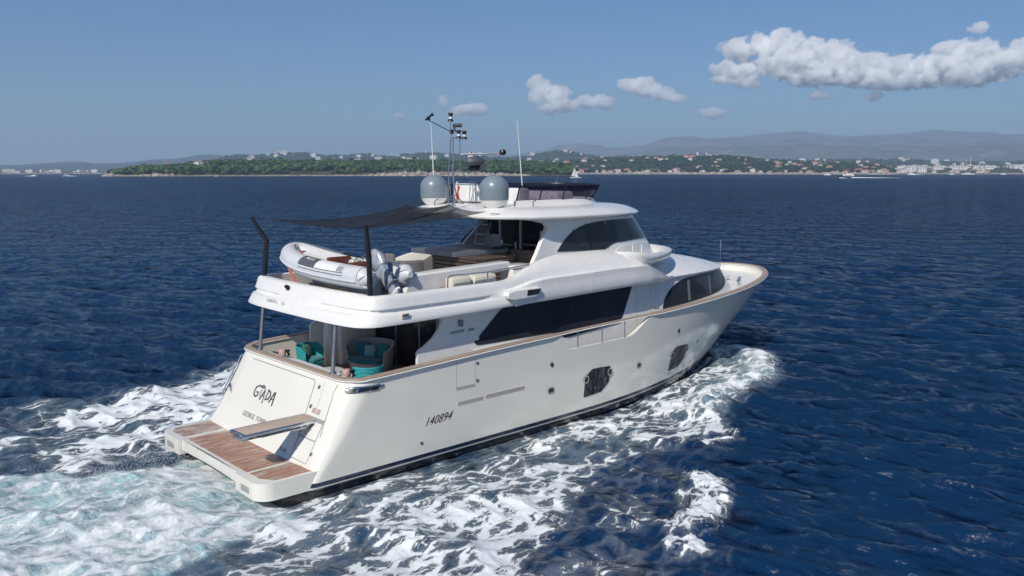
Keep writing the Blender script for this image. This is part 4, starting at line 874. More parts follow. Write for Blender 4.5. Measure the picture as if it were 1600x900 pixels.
# support posts, awning poles
for s in (-1, 1):
    obj('support_post', MB().tube([(2.74, s * 2.08, 2.62), (2.86, s * 1.95 if s > 0 else s * 2.12, 4.1)], .055, 16), M['steel_dull'], Y)
    obj('awning_pole', MB().tube([(3.42, s * 2.95, 4.7), (3.50, s * 2.84, 5.9), (3.44, s * 2.88, 6.0), (3.16, s * 3.12, 6.62)] if s > 0 else [(3.42, s * 2.95, 4.7), (3.42, s * 2.92, 5.85), (3.38, s * 2.95, 5.97), (3.2, s * 3.14, 6.66)], [.075, .075, .075, .055], 14), M['black'], Y)
# ------------------------------------------------------------------ radomes, mast, aerials
for y in (1.54, -1.54):
    dm = empty('satellite_dome_mount', (0, 0, 0)); bpy.data.objects.remove(dm)
    p = [(0, 0), (.20, .0), (.26, .03), (.40, .15), (.455, .28)]; base = MB().lathe(p, (9.11, y, 6.86), 36); bo = obj('radome_base', base, M['gel'], Y)
    q = [(.46, .27), (.47, .33), (.47, .62)] + [(.47 * math.cos(a), .62 + .44 * math.sin(a)) for a in np.linspace(0, math.pi / 2, 12)[1:]]
    obj('radome', MB().lathe(q, (9.11, y, 6.86), 40), M['greydome'], Y)
o = MB(); z0 = 6.98
for y in (.13, -.13): o.tube([(8.60, y, z0), (8.62, y, 7.95), (8.64, y * .6, 8.55), (8.66, y * .5, 9.1)], .022)
o.tube([(8.9, .0, z0), (8.72, 0, 7.7), (8.66, 0, 8.1), (8.72, .0, 8.3)], .02); o.tube([(8.58, .12, 7.2), (8.9, .12, 7.25), (9.2, .12, 7.0)], .02); o.tube([(8.60, -.12, 8.02), (9.70, -.12, 8.02)], .02); o.tube([(8.60, .12, 8.02), (9.70, .12, 8.02)], .02); o.tube([(9.7, -.12, 8.02), (9.7, .12, 8.02)], .02)
o.tube([(8.66, 0, 9.1), (8.90, -.1, 9.15), (8.92, -.1, 9.25)], .018); o.tube([(8.9, -.1, 8.0), (8.92, -.1, 9.15)], .015); o.tube([(8.66, 0, 9.1), (8.6, 0, 9.25), (8.62, 0, 9.75)], .014)
mast = obj('mast', o, M['steel_dull'], Y)
o = MB(); o.tube([(8.62, 0, 9.30), (8.05, .42, 9.66)], .014); o.rbox((8.66, 0, 9.30), (.12, .10, .14), .02, 1); obj('mast_arm', o, M['black'], Y)
o = MB(); o.rbox((8.04, .42, 9.72), (.10, .1, .12), .03, 2); o.tube([(8.04, .42, 9.75), (8.17, .33, 9.86)], [.02, .06], 10); o.lathe([(.0, -.03), (.035, -.03), (.035, .03), (0, .03)], (7.98, .46, 9.68), 10); obj('wind_vane', o, M['black'], Y)
def lamp(x, y, z, s=1.0, name='navigation_light'):
    o = MB(); o.lathe([(0, .10), (.075, .10), (.085, .05), (.06, .03), (.06, -.02)], (x, y, z), 14); o.lathe([(.055, -.02), (.055, -.09)], (x, y, z), 14, m=1); o.lathe([(.06, -.09), (.09, -.14), (.10, -.17), (0, -.17)], (x, y, z), 14)
    return obj(name, o, [M['black'], M['pale']], Y)
lamp(8.62, 0, 9.80); lamp(8.90, -.06, 9.26); lamp(9.06, -.16, 9.24)
o = MB(); o.tube([(8.72, -.0, 9.50), (8.98, -.12, 9.52)], [.06, .07], 12); o.tube([(8.74, 0, 9.5), (8.8, -.02, 9.3)], .03); obj('horn', o, M['darkgrey'], Y)
o = MB(); o.tube([(8.92, -.10, 8.58), (9.52, -.6, 8.60), (10.0, -.95, 8.62)], [.025, .03, .03], 8); o.lathe([(0, 0), (.06, .0), (.07, .05), (.05, .09), (0, .1)], (9.35, -.10, 8.58), 12); obj('radar_arm', o, M['steel_dull'], Y)
Mx = Matrix.Diagonal((1.75, 1.2, 1)).to_3x3()
o = MB().lathe([(0, -.17), (.12, -.16), (.19, -.10), (.22, 0), (.19, .10), (.10, .16), (0, .17)], (9.42, -.25, 8.34), 20, M=Mx); obj('radar_drum', o, M['darkgrey'], Y)
o = MB().lathe([(.0, -.14), (.20, -.14), (.24, -.06), (.10, 0)], (9.42, -.25, 8.20), 16); obj('radar_foot', o, M['black'], Y)
o = MB(); o.lathe([(0, -.1), (.09, -.08), (.12, 0), (.09, .08), (0, .1)], (10.02, -.96, 8.65), 14); obj('camera_ball', o, M['black'], Y)
o = MB(); o.lathe([(0, -.07), (.05, -.05), (.07, 0), (.05, .05), (0, .07)], (9.25, -.05, 7.93), 12); obj('gps_dome', o, M['pale'], Y)
for pts in ([(9.17, 1.6, 7.4), (9.12, 1.6, 8.5), (9.06, 1.6, 9.71)], [(10.38, -1.6, 6.78), (10.06, -1.6, 9.66)]):
    a = Vector(pts[0]); b2 = Vector(pts[-1]); o = MB().tube([a, a.lerp(b2, .08), a.lerp(b2, .1), b2], [.035, .035, .018, .009], 8); obj('whip_aerial', o, M['pale'], Y)
o = MB(); o.tube([(25.2, .35, 3.40), (25.2, .35, 4.75)], .013); o.lathe([(0, -.05), (.05, 0), (0, .05)], (25.2, .35, 4.8), 10); obj('bow_pole', o, M['chrome'], Y)
# flybridge seating
o = MB(); o.rbox((10.1, .9, 7.30), (.26, 1.3, .62), .07, 3); o.rbox((10.42, .9, 7.12), (.6, 1.3, .28), .07, 3); obj('helm_seat', o, M['pale'], Y)
o = MB(); o.tube([(9.9, 1.6, 7.0), (9.86, 1.6, 7.68), (9.86, .25, 7.68), (9.9, .25, 7.0)], .02); obj('seat_rail', o, M['chrome'], Y)
o = MB(); o.rbox((10.7, -.9, 7.20), (.5, .8, .55), .08, 3); obj('helm_seat', o, M['pale'], Y)
o = MB(); o.tube([(12.4, -.9, 7.1), (12.9, -.7, 7.72)], .015); o.tube([(12.7, -.85, 7.66), (13.0, -.62, 7.80)], .015); obj('helm_rod', o, M['chrome'], Y)
o = MB(); o.rbox((12.9, 0, 7.18), (.9, 2.2, .32), .10, 3); obj('helm_console', o, M['pale'], Y)
for (x, y) in ((8.4, .6), (8.35, -.4), (10.2, -2.2)):
    obj('roof_cleat', MB().tube([(x, y, 6.9), (x, y, 7.05), (x + .15, y, 7.12)], .02), M['chrome'], Y)
# rails, foredeck gear
o = MB(); o.tube([(5.84, -3.18, 4.76), (5.86, -3.18, 5.06), (5.95, -3.18, 5.12), (7.37, -3.16, 5.10), (9.2, -3.02, 5.17)], .022); o.tube([(7.37, -3.16, 4.76), (7.37, -3.16, 5.10)], .02); obj('deck_rail', o, M['chrome'], Y)
for x, y in ((22.9, -2.05), (23.3, -1.85), (23.9, -1.5)): obj('deck_cleat', MB().tube([(x - .12, y, 3.36), (x + .12, y, 3.36)], .028).tube([(x, y, 3.2), (x, y, 3.36)], .03), M['steel_dull'], Y)
o = MB().rbox((23.5, -.2, 3.35), (1.1, 1.5, .12), .05, 3); obj('foredeck_hatch', o, M['gel2'], Y)
for (y, z) in ((2.42, 2.62), (-1.05, 2.62)): pass
# ================================================================== THINGS ON BOARD
# ---- inflatable tender lying across the boat deck, bow to port
def TL(l, w_, z): return (4.24 + w_, -2.35 + l, z)
tdr = empty('inflatable_tender', TL(2.4, 0, 4.3), label='light grey inflatable tender with brown seats and outboard, lying across the upper aft deck', cat='inflatable boat')
def tloc(mb): 
    c = Vector(tdr.location); mb.v = [(x - c.x, y - c.y, z - c.z) for x, y, z in mb.v]; return mb
cl = [(-.42, .78, 5.16, .07), (-.3, .78, 5.16, .14), (-.12, .78, 5.15, .225), (.0, .78, 5.14, .25), (1.2, .80, 5.14, .255), (2.4, .80, 5.17, .255), (3.3, .77, 5.24, .25), (3.95, .66, 5.33, .245), (4.45, .46, 5.42, .24), (4.75, .22, 5.47, .235), (4.84, 0, 5.49, .235)]
li = np.linspace(0, len(cl) - 1, 60); C_ = np.array(cl); C_[:, 3] *= 1.24; C_[:, 2] += .04; C_[:, 0] *= .985; C_[:, 1] *= .82; pts = np.stack([spl(li, range(len(cl)), C_[:, k]) for k in range(4)], 1)
full = [(p[0], p[1], p[2], p[3]) for p in pts] + [(p[0], -p[1], p[2], p[3]) for p in pts[::-1][1:]]
obj('inflatable_tube', tloc(MB().tube([TL(p[0], p[1], p[2]) for p in full], [p[3] for p in full], 26)), M['hypalon'], tdr)
for s in (-1, 1):
    # rubbing strip, stripes and patches on the tube (outer side)
    def tp(l, a, off, s=s):
        i = float(np.interp(l, pts[:, 0], range(60))); k = int(min(i, 58)); f = i - k; q = lerp(pts[k], pts[k + 1], f); d = pts[k + 1] - pts[k]
        n = np.array([d[1], -d[0]]); n = -n / np.linalg.norm(n[:2]) if False else np.array([-d[1], d[0]]) / np.linalg.norm(d[:2])
        r = q[3] + off; return TL(q[0] + n[0] * math.cos(a) * r, s * (q[1] + n[1] * math.cos(a) * r), q[2] + math.sin(a) * r)
    obj('rubbing_strake', tloc(MB().tube([tp(l, R(-12), .012) for l in np.linspace(-.1, 4.7, 40)], .03, 8)), M['darkgrey'] if False else M['hypalon'], tdr)
    for a in (22, 8): obj('tube_stripe', tloc(MB().tube([tp(l, R(a), .001) for l in np.linspace(.55, 2.9, 24)], .011, 6)), M['darkgrey'], tdr)
    obj('tube_patch', tloc(MB().grid([[tp(l, R(a), .008) for a in np.linspace(22, 112, 9)] for l in np.linspace(2.05, 2.95, 8)])), M['darkgrey'], tdr)
    obj('valve_patch', tloc(MB().grid([[tp(l, R(a), .006) for a in np.linspace(28, 58, 5)] for l in np.linspace(.62, .90, 5)])), M['seamg'], tdr)
    obj('white_band', tloc(MB().grid([[tp(l, R(a), .006) for a in np.linspace(24, 100, 9)] for l in np.linspace(.9, 2.04, 8)])), M['pale'], tdr)
obj('patch_letters', text_mb('Zodiac' if False else 'Marine', .13, lambda a, b, d: tuple(Vector(tp.__call__(2.78 - a * 1.4, R(62) + b * 4.0, .013 + d, -1)) - tdr.location), .003, shear=.3), M['pale'], tdr, smooth=0)
# rigid hull
sec = []
for l in np.linspace(0, 4.72, 26):
    t = l / 4.72; hw = .58 * (1 - t ** 3.2) + .02; kz = 4.40 + .85 * t ** 3.0; cz = 4.78 + .45 * t ** 2.2; sz = 5.02 + .36 * t ** 2
    sec.append([TL(l, -hw, sz), TL(l, -hw * .97, cz), TL(l, -hw * .55, lerp(kz, cz, .42)), TL(l, 0, kz), TL(l, hw * .55, lerp(kz, cz, .42)), TL(l, hw * .97, cz), TL(l, hw, sz)])
hb_ = MB().grid(sec); hb_.grid([sec[0], [sec[0][0]] * 7]); obj('rigid_hull', tloc(hb_), M['grp'], tdr, smooth=25)
obj('cockpit_floor', tloc(MB().grid([[TL(l, w_ * (1 - (l / 4.8) ** 4), 4.96 + .06 * l / 4) for w_ in (-.5, 0, .5)] for l in np.linspace(0, 4.4, 12)])), M['hypalon'], tdr, smooth=0)
for s in (-1, 1): obj('chine_strake', tloc(MB().tube([TL(l, s * (.58 * (1 - (l / 4.72) ** 3.2) + .03), 4.79 + .45 * (l / 4.72) ** 2.2) for l in np.linspace(0, 4.5, 24)], .022, 6)), M['grp'], tdr)
obj('transom_board', tloc(MB().box(TL(.03, 0, 4.98), (1.0, .06, .58))), M['grp'], tdr, smooth=0)
o = MB().rbox(TL(2.55, .05, 5.24), (.80, .42, .32), .05, 3); o.rbox(TL(2.30, .05, 5.42), (.80, .12, .26), .05, 3); obj('seat', tloc(o), M['brown'], tdr)
o = MB().rbox(TL(1.0, .0, 5.28), (.80, .36, .42), .05, 3); obj('seat', tloc(o), M['brown'], tdr); obj('seat_base', tloc(MB().rbox(TL(1.0, 0, 5.02), (.82, .42, .16), .03, 2)), M['pale'], tdr)
o = MB().rbox(TL(1.75, .25, 5.25), (.34, .30, .5), .08, 3); obj('steering_console', tloc(o), M['grp'], tdr)
obj('steering_wheel', tloc(MB().tube([TL(1.55, .25 + .15 * math.cos(a), 5.42 + .15 * math.sin(a)) for a in np.linspace(0, 6.28, 18)[:-1]], .014, 6, closed=True)), M['black'], tdr)
obj('bow_rope', tloc(MB().tube([TL(4.5, -.1, 5.76), TL(4.25, -.3, 5.80), TL(3.9, -.42, 5.62), TL(3.7, -.36, 5.3)], .014, 6)), M['black'], tdr)
obj('lifting_eye', tloc(MB().tube([TL(4.6, .05, 5.72), TL(4.6, 0, 5.79), TL(4.6, -.05, 5.72)], .012, 6)), M['chrome'], tdr)
# outboard motor, tilted up
ob = empty('outboard_motor'); ob.parent = tdr; ob.location = (0, 0, 0)
Mt = Matrix.Translation(Vector(TL(.12, 0, 5.32)) - tdr.location) @ Matrix.Rotation(R(-42), 4, 'X') @ Matrix.Rotation(R(0), 4, 'Z')
co = MB(); 
prof = [(0, .62), (.10, .61), (.17, .56), (.215, .46), (.23, .32), (.215, .16), (.19, .03), (.16, .0), (0, 0)]
co.lathe(prof, (0, -.10, 0), 24, M=Matrix.Diagonal((.82, 1.35, 1)).to_3x3()); co.xf(Mt); M['cowl'] = mat('silver_blue_cowling', (.40, .44, .50), .25, metal=.3, coat=.4, var=.25, vscale=7)
obj('cowling', co, M['cowl'], ob)
lg = MB(); lg.grid([[(x * sw, y0 + y * sl, z) for x, y in ((-.5, -.3), (-.3, -.5), (.3, -.5), (.5, -.3), (.5, .5), (-.5, .5))] for z, sw, sl, y0 in ((0.02, .24, .40, -.1), (-.3, .16, .34, -.1), (-.6, .11, .30, -.1), (-.85, .09, .28, -.1))], cv=True); lg.rbox((0, -.2, -.60), (.26, .42, .03), .01, 1); lg.xf(Mt); obj('motor_leg', lg, M['cowl'], ob)
gc = MB(); gc.lathe([(0, .30), (.05, .25), (.075, .1), (.07, -.15), (.04, -.25), (0, -.27)], (0, 0, 0), 14); gc.xf(Matrix.Translation((0, -.12, -.86)) @ Matrix.Rotation(R(90), 4, 'X')); gc.prism([(-.0, -.9), (-.24, -.92), (-.22, -1.12), (-.14, -1.14)], lambda a, b, d: (d, a, b), -.012, .012); gc.xf(Mt); obj('gear_case', gc, M['pale'], ob)
pr_ = MB()
for k in range(3):
    a = 2 * math.pi * k / 3; pr_.add([(math.cos(a + t) * r, -.40 + .05 * t, -.86 + math.sin(a + t) * r) for r, t in ((.03, 0), (.14, -.5), (.16, .1), (.12, .5))], [(0, 1, 2, 3)])
pr_.xf(Mt); obj('propeller', pr_, M['chrome'], ob, smooth=0)
br = MB(); br.rbox((0, .14, -.12), (.28, .10, .38), .02, 1); br.tube([(-.10, .1, 0), (-.10, -.02, -.3)], .03); br.tube([(.10, .1, 0), (.10, -.02, -.3)], .03); br.xf(Mt); obj('clamp_bracket', br, M['chrome'], ob)
# chocks under the tender (bolted to the deck)
for l in (.9, 3.2): obj('tender_chock', MB().prism([(3.75, 4.28), (5.1, 4.28), (5.1, 4.72), (4.9, 4.72), (4.42, 4.46 if l < 2 else 4.52), (3.95, 4.72), (3.75, 4.72)], lambda a, b, d: (a, TL(l, 0, 0)[1] + d, b), -.06, .06), M['grp'], Y, smooth=0)
# lashing straps
for l, dy in ((3.45, .30),):
    st = MB(); pth = [(4.24 - .2, TL(l + .38, 0, 0)[1], 5.62), (4.24 - .66, TL(l + .36, 0, 0)[1], 5.53), (4.24 - .84, TL(l + .3, 0, 0)[1], 5.40), (4.24 - .87, TL(l + .1, 0, 0)[1], 5.1), (3.40, TL(l - .25, 0, 0)[1], 4.62), (3.36, TL(l - .6, 0, 0)[1], 4.50)]
    for dx in (-.035, .04): st.tube([(x, y + dx, z) for x, y, z in pth], .026, 6)
    st.tube([(pth[3][0] - .02, pth[3][1] - .02, pth[3][2] + .1), (pth[4][0], pth[4][1] + .2, pth[4][2] + .1), (pth[5][0], pth[5][1] - .25, 4.44)], .03, 6)
    tag(obj('lashing_strap', st, M['strap']), 'red brown strap tying the bow of the grey tender down to the deck', 'strap')
# ---- crane (davit) folded along the starboard side
cr_ = MB(); prof = [(4.80, 4.60), (4.90, 4.92), (5.10, 5.10), (5.30, 5.16), (8.86, 5.26), (8.95, 5.2), (8.95, 5.04), (8.80, 5.0), (6.9, 4.74), (6.1, 4.60), (5.55, 4.54), (4.95, 4.52)]
cr_.prism(prof, lambda a, b, d: (a, -2.3 + d * (1.25 if a < 6.2 else .85), b), -.22, .22); co_ = obj('deck_crane', cr_, M['gel'], Y, smooth=30); bv = co_.modifiers.new('e', 'BEVEL'); bv.width = .05; bv.segments = 3
obj('crane_base', MB().lathe([(0, 4.26), (.34, 4.26), (.36, 4.34), (.28, 4.52), (0, 4.54)], (5.3, -2.2, 0), 24), M['gel'], co_); obj('crane_plate', MB().box((4.86, -2.2, 4.76), (.06, .16, .26), rot=Matrix.Rotation(R(20), 3, 'Y')), M['black'], co_, smooth=0)
obj('crane_letters', text_mb('Besenzoni', .085, lambda a, b, d: (6.25 + a, -2.3 - .19 - .012 - d, 4.90 + b), .006, shear=.4), M['letter'], co_, smooth=0)
obj('crane_track', MB().rbox((7.3, -2.12, 5.175), (3.0, .08, .02), .008, 1, rot=Matrix.Rotation(R(-1.9), 3, 'Y')), M['brown'], co_)
# ---- slatted teak cabinet with grey cover
cb = empty('slatted_cabinet', (9.4, -.1, 4.28), label='weathered teak slatted cabinet carrying a flat grey cover on the upper deck', cat='cabinet')
def loc(mb, root): c = Vector(root.location); mb.v = [(x - c.x, y - c.y, z - c.z) for x, y, z in mb.v]; return mb
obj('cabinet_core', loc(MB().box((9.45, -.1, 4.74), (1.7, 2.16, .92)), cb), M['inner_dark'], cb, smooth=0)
sl = MB()
for k in range(7):
    z = 4.34 + k * .135
    sl.rbox((8.59, -.1, z), (.03, 2.24, .105), .01, 1); sl.rbox((9.45, -1.20, z), (1.74, .03, .105), .01, 1); sl.rbox((9.45, 1.0, z), (1.74, .03, .105), .01, 1)
so_ = obj('slats', loc(sl, cb), M['teakslat'], cb); obj('counter_top', loc(MB().rbox((9.45, -.1, 5.235), (1.8, 2.3, .05), .015, 2), cb), M['teakslat'], cb)
gc_ = MB().rbox((9.55, .72, 5.34), (2.4, 2.35, .15), .015, 2); tag(obj('grey_cover', gc_, M['greycloth']), 'flat grey padded cover on top of the slatted teak cabinet', 'cover')
# rolled ropes / rail on the cover's right end
tag(obj('rope_coil', MB().tube([(10.2 + .16 * math.cos(a) * (1 - a / 60), -.55 + .3 * math.sin(a) * (1 - a / 60), 5.44 + a * .003) for a in np.linspace(0, 18, 50)], .014, 6), M['greycloth'] if False else M['black']), 'dark rope coiled at the forward end of the flat grey cover', 'rope')
# ---- curved sofa with pillows
sf = empty('curved_sofa', (8.0, 2.1, 4.28), label='cream curved sofa on the upper deck behind the grey tender', cat='sofa')
o = MB().lathe([(.62, 4.28), (.64, 5.02), (.68, 5.06), (.80, 5.06), (.86, 5.0), (.88, 4.28)], (8.15, 1.95, 0), 26, a0=R(100), a1=R(280)); obj('backrest', loc(o, sf), M['cream'], sf)
o = MB().lathe([(0, 4.62), (.58, 4.62), (.62, 4.58), (.62, 4.30)], (8.15, 1.95, 0), 26, a0=R(100), a1=R(280)); obj('seat', loc(o, sf), M['cream'], sf)
o = MB().rbox((7.05, 2.75, 4.75), (.9, .45, .5), .10, 3); obj('side_section', loc(o, sf), M['cream'], sf)
for i, (x, y, rz, lb) in enumerate(((7.35, 2.45, .5, 'beige pillow at the aft end of the curved cream sofa, nearest the tender'), (7.62, 2.12, .2, 'striped beige pillow leaning on the curved cream sofa, nearer the cabinet'))):
    tag(obj('pillow', MB().rbox((x, y, 5.08), (.16, .46, .36), .07, 3, rz=rz), M['cream']), lb, 'pillow', 'pillows on the curved sofa')
# beige seats on the starboard side, dark cover, small white cabinet, wicker bar
for i, (x0, x1, lb) in enumerate(((6.12, 6.88, 'cream seat cushion beside the folded crane, the one farther aft'), (6.98, 7.86, 'cream seat cushion beside the folded crane, the one farther forward'))):
    tag(obj('seat_cushion', MB().rbox(((x0 + x1) / 2, -2.86, 4.80), (x1 - x0, .34, .42), .07, 3), M['cream']), lb, 'cushion', 'cream cushions beside the crane')
tag(obj('folded_cover', MB().rbox((6.35, -.5, 4.64), (.8, .6, .30), .12, 3).rbox((6.25, -.45, 4.40), (.9, .7, .2), .06, 2), M['greenc']), 'dark green folded cover lying behind the outboard motor', 'cover')
tag(obj('green_mat', MB().rbox((4.25, -2.62, 4.36), (1.2, .75, .14), .04, 2), M['greenc']), 'dark green mat under the outboard motor at the stern corner', 'mat')
wc = empty('deck_locker', (9.3, -2.35, 4.28), label='small white deck locker with rounded lid at the forward end of the crane', cat='locker')
obj('locker_body', loc(MB().rbox((9.35, -2.3, 4.66), (.85, .6, .72), .05, 3), wc), M['gel'], wc); obj('lid', loc(MB().rbox((9.35, -2.3, 5.06), (.92, .66, .12), .05, 3), wc), M['gel'], wc)
br_ = empty('wicker_bar', (11.0, -.95, 4.28), label='brown wicker bar counter in the opening of the upper saloon', cat='bar counter')
obj('counter_front', loc(MB().box((10.98, -1.0, 4.80), (.35, 1.0, 1.04)), br_), M['teakslat'], br_, smooth=0); obj('worktop', loc(MB().rbox((10.98, -1.0, 5.34), (.42, 1.1, .05), .015, 2), br_), M['teakcap'], br_)
o = MB(); o.tube([(11.0, -.55, 5.38), (11.0, -.55, 5.62)], .05, 10); o.tube([(10.98, .1, 5.5), (11.0, -.45, 5.5)], .035, 10); o.tube([(10.98, .12, 5.5), (10.98, .12, 5.66)], .05, 10); tag(obj('tap_column', o, M['chrome']), 'steel tap fitting on the wicker bar counter by the saloon door', 'tap')
# high-backed white chairs inside
def director(x, y, lb, sc_=1.0):
    c = empty('tall_chair', (x, y, 4.30), label=lb, cat='chair', group='tall white chairs in the upper saloon')
    for a, b in ((-1, -1), (-1, 1), (1, -1), (1, 1)): obj('leg', MB().tube([(a * .2, b * .2, 0), (a * .17, b * .2, 1.05 if a < 0 else 1.72)], .022, 8), M['pale'], c)
    obj('seat', MB().rbox((0, 0, 1.05), (.42, .44, .06), .02, 2), M['pale'], c)
    obj('backrest', MB().rbox((.17, 0, 1.62), (.04, .46, .18), .02, 2), M['pale'], c); obj('backrest_bar', MB().rbox((.17, 0, 1.36), (.03, .42, .06), .01, 2), M['pale'], c); return c
director(11.25, -1.55, 'tall white framed chair in the saloon opening, the one nearer the door post'); director(11.25, -2.12, 'tall white framed chair in the saloon opening, half hidden by the white fin')
# ladder leaning to the roof
ld = empty('roof_ladder', (10.9, 1.2, 4.3), label='steel ladder with white treads leaning against the wheelhouse roof', cat='ladder')
for y in (-.33, .33): obj('ladder_rail', MB().tube([(-.25, y, 0), (.0, y, 1.0), (.22, y, 1.9), (.34, y, 2.2)], .02, 8), M['steel_dull'], ld)
for k, z in enumerate((.35, .75, 1.15, 1.5, 1.85)): obj('tread', MB().rbox((-.19 + z * .19, 0, z), (.12, .62, .035), .01, 1), M['pale'], ld)
obj('handhold', MB().tube([(-.05 + .3, -.33, 1.6), (.45, -.36, 2.2), (.62, -.38, 2.52), (1.0, -.38, 2.62)], .018, 8), M['black'], ld)
# ---- awning
def sailobj(corners, sag, lb, ed=.12, n=26, fw=0):
    A_, B_, C_, D_ = [np.array(c, float) for c in corners]; G = []
    for i in range(n + 1):
        u = i / n; row = []
        for j in range(n + 1):
            v = j / n; p = (A_ * (1 - u) + B_ * u) * (1 - v) + (D_ * (1 - u) + C_ * u) * v
            cen = (A_ + B_ + C_ + D_) / 4; pull = ed * (4 * u * (1 - u) * (2 * v - 1) ** 2 + 4 * v * (1 - v) * (2 * u - 1) ** 2)
            p = p + (cen - p) * pull * np.array([1, 1, 0]); p[2] -= (sag * (4 * u * (1 - u)) ** .8 * .6 + sag * (4 * v * (1 - v)) ** .8 * .8) * (1 - .9 * (v if fw else 0) ** 2)
            p[2] += .012 * math.sin(14 * v + 3 * u) * (1 - abs(2 * u - 1)); row.append(tuple(p))
        G.append(row)
    o = obj('shade_sail', MB().grid(G), M['sail'], smooth=60); sm_ = o.modifiers.new('t', 'SOLIDIFY'); sm_.thickness = .006
    return tag(o, lb, 'awning', 'charcoal awnings over the upper aft deck')
s1 = sailobj([(3.55, 2.72, 6.58), (3.28, -3.06, 6.64), (8.55, -.25, 7.00), (8.30, 1.88, 6.90)], .24, 'large charcoal awning stretched from the two black poles to the roof')
s2 = sailobj([(8.20, 1.95, 6.93), (3.36, -2.98, 6.62), (8.02, -2.42, 6.84), (8.18, -.4, 6.98)], .13, 'smaller folded charcoal awning under the roof edge beside the satellite dome', .03)
for a, b in (((3.18, 3.10, 6.60), (3.55, 2.72, 6.57)), ((3.2, -3.12, 6.64), (3.28, -3.06, 6.64)), ((8.55, -.25, 7.02), (8.9, -.3, 6.99)), ((8.40, -2.15, 6.74), (8.75, -2.25, 6.72)), ((8.35, 1.85, 6.9), (8.7, 1.8, 6.93))): obj('tie_cord', MB().tube([a, b], .01, 6), M['black'], s1)
# ---- flag
fl = MB().grid([[(8.55 + .04 * math.sin(v * 5 + u * 3) - .05 * u, -.36 - .22 * u * (1 - .3 * v), 7.62 - .42 * v - .12 * u) for u in np.linspace(0, 1, 6)] for v in np.linspace(0, 1, 10)])
fr = empty('ensign', (0, 0, 0), label='small red and white flag hanging limp from the mast between the domes', cat='flag'); obj('red_cloth', fl, M['red'], fr)
fl2 = MB().grid([[(8.56, -.33 - .06 * u, 7.72 - .22 * v - .04 * u) for u in np.linspace(0, 1, 5)] for v in np.linspace(0, 1, 6)]); obj('white_cloth', fl2, M['pale'], fr)
obj('flag_line', MB().tube([(8.58, -.36, 7.2), (8.58, -.34, 7.95)], .006, 5), M['rubber'], fr)
# ---- cockpit furniture
def tub(name, x, y, face, r, h, w, lb, cat_, grp, ex=1.0, opening=70):
    """woven tub seat: tapering shell open at the front"""
    c = empty(name, (x, y, 1.752), R(face), lb, cat_, grp)
    G = []
    for z, k, th_ in ((0, .72, 0), (.04, .74, 0), (.25, .84, 0), (.45, .93, 0), (h * .92, 1.0, 0), (h, 1.02, 0), (h + .02, .98, 0), (h, .93, 0), (.5, .84, 0), (.36, .80, 0)):
        row = []
        for a in np.linspace(opening, 360 - opening, 30):
            aa = R(a); f = (1 - .22 * sstep(105, 60, min(a, 360 - a))); zz = z * (f if z > .4 else 1); row.append((r * k * math.cos(aa), r * ex * k * math.sin(aa), float(zz)))
        G.append(row)
    s = MB().grid(G); s.grid([[g[0] for g in G[:5]] , [g[0] for g in G[:4:-1]][:5]]) ; s.grid([[g[-1] for g in G[:5]], [g[-1] for g in G[:4:-1]][:5]])
    obj('woven_shell', s, M[w], c)
    fr_ = [(r * .76 * math.cos(R(a)), r * ex * .78 * math.sin(R(a))) for a in np.linspace(-opening, opening, 12)]
    obj('front_panel', MB().grid([[(x_, y_, z) for x_, y_ in fr_] for z in (0, .2, .36)]), M[w], c); obj('seat_base', MB().lathe([(0, .36), (r * .84, .36)], (0, 0, 0), 24, M=Matrix.Diagonal((1, ex, 1)).to_3x3()), M[w], c, fix=False)
    return c
ch1 = tub('wicker_armchair', 4.30, 1.78, -70, .46, .86, 'wteal', 'teal wicker armchair with dark green pillow, standing by the port bulwark', 'armchair', 'teal wicker armchairs in the cockpit')
ch2 = tub('wicker_armchair', 3.98, -1.88, 75, .47, .90, 'wteal', 'teal wicker armchair seen from behind, in front of the grey loveseat', 'armchair', 'teal wicker armchairs in the cockpit')
lv = tub('wicker_loveseat', 5.62, .45, 200, .60, .98, 'wgrey', 'big round grey wicker loveseat with teal cushions in the cockpit', 'loveseat', None, ex=1.45, opening=62)
def cushion(name, root, pos, dim, rot, mt, lb, grp=None, tilt_=0.0):
    p = Matrix.Rotation(root.rotation_euler[2], 3, 'Z') @ Vector(pos) + root.location
    M3 = Matrix.Rotation(root.rotation_euler[2] + R(rot), 3, 'Z') @ Matrix.Rotation(R(tilt_), 3, 'Y')
    return tag(obj(name, MB().rbox(p, dim, min(dim) * .45, 3, rot=M3), M[mt]), lb, 'cushion', grp)
cushion('seat_cushion', ch1, (.05, 0, .42), (.58, .56, .12), 0, 'tealcush', 'round teal seat pad in the armchair by the port bulwark')
cushion('seat_cushion', ch2, (.05, 0, .42), (.58, .56, .12), 0, 'tealcush', 'round teal seat pad in the armchair seen from behind')
cushion('seat_cushion', lv, (.06, 0, .42), (.78, 1.2, .14), 0, 'tealcush', 'wide teal seat pad on the grey wicker loveseat')
cushion('pillow', ch1, (-.14, .02, .66), (.14, .42, .40), 8, 'greencush', 'dark green square pillow in the teal armchair by the bulwark', None, -14)
cushion('pillow', lv, (-.10, .42, .70), (.14, .50, .46), -12, 'tealcush', 'large dark teal pillow at the port end of the loveseat', 'pillows on the loveseat', -14)
cushion('pillow', lv, (-.02, .0, .68), (.13, .38, .38), 10, 'lightcush', 'pale blue grey pillow in the middle of the loveseat', 'pillows on the loveseat', -14)
cushion('pillow', lv, (-.14, -.38, .70), (.14, .48, .42), 20, 'tealcush', 'dark teal pillow at the starboard end of the loveseat', 'pillows on the loveseat', -14)
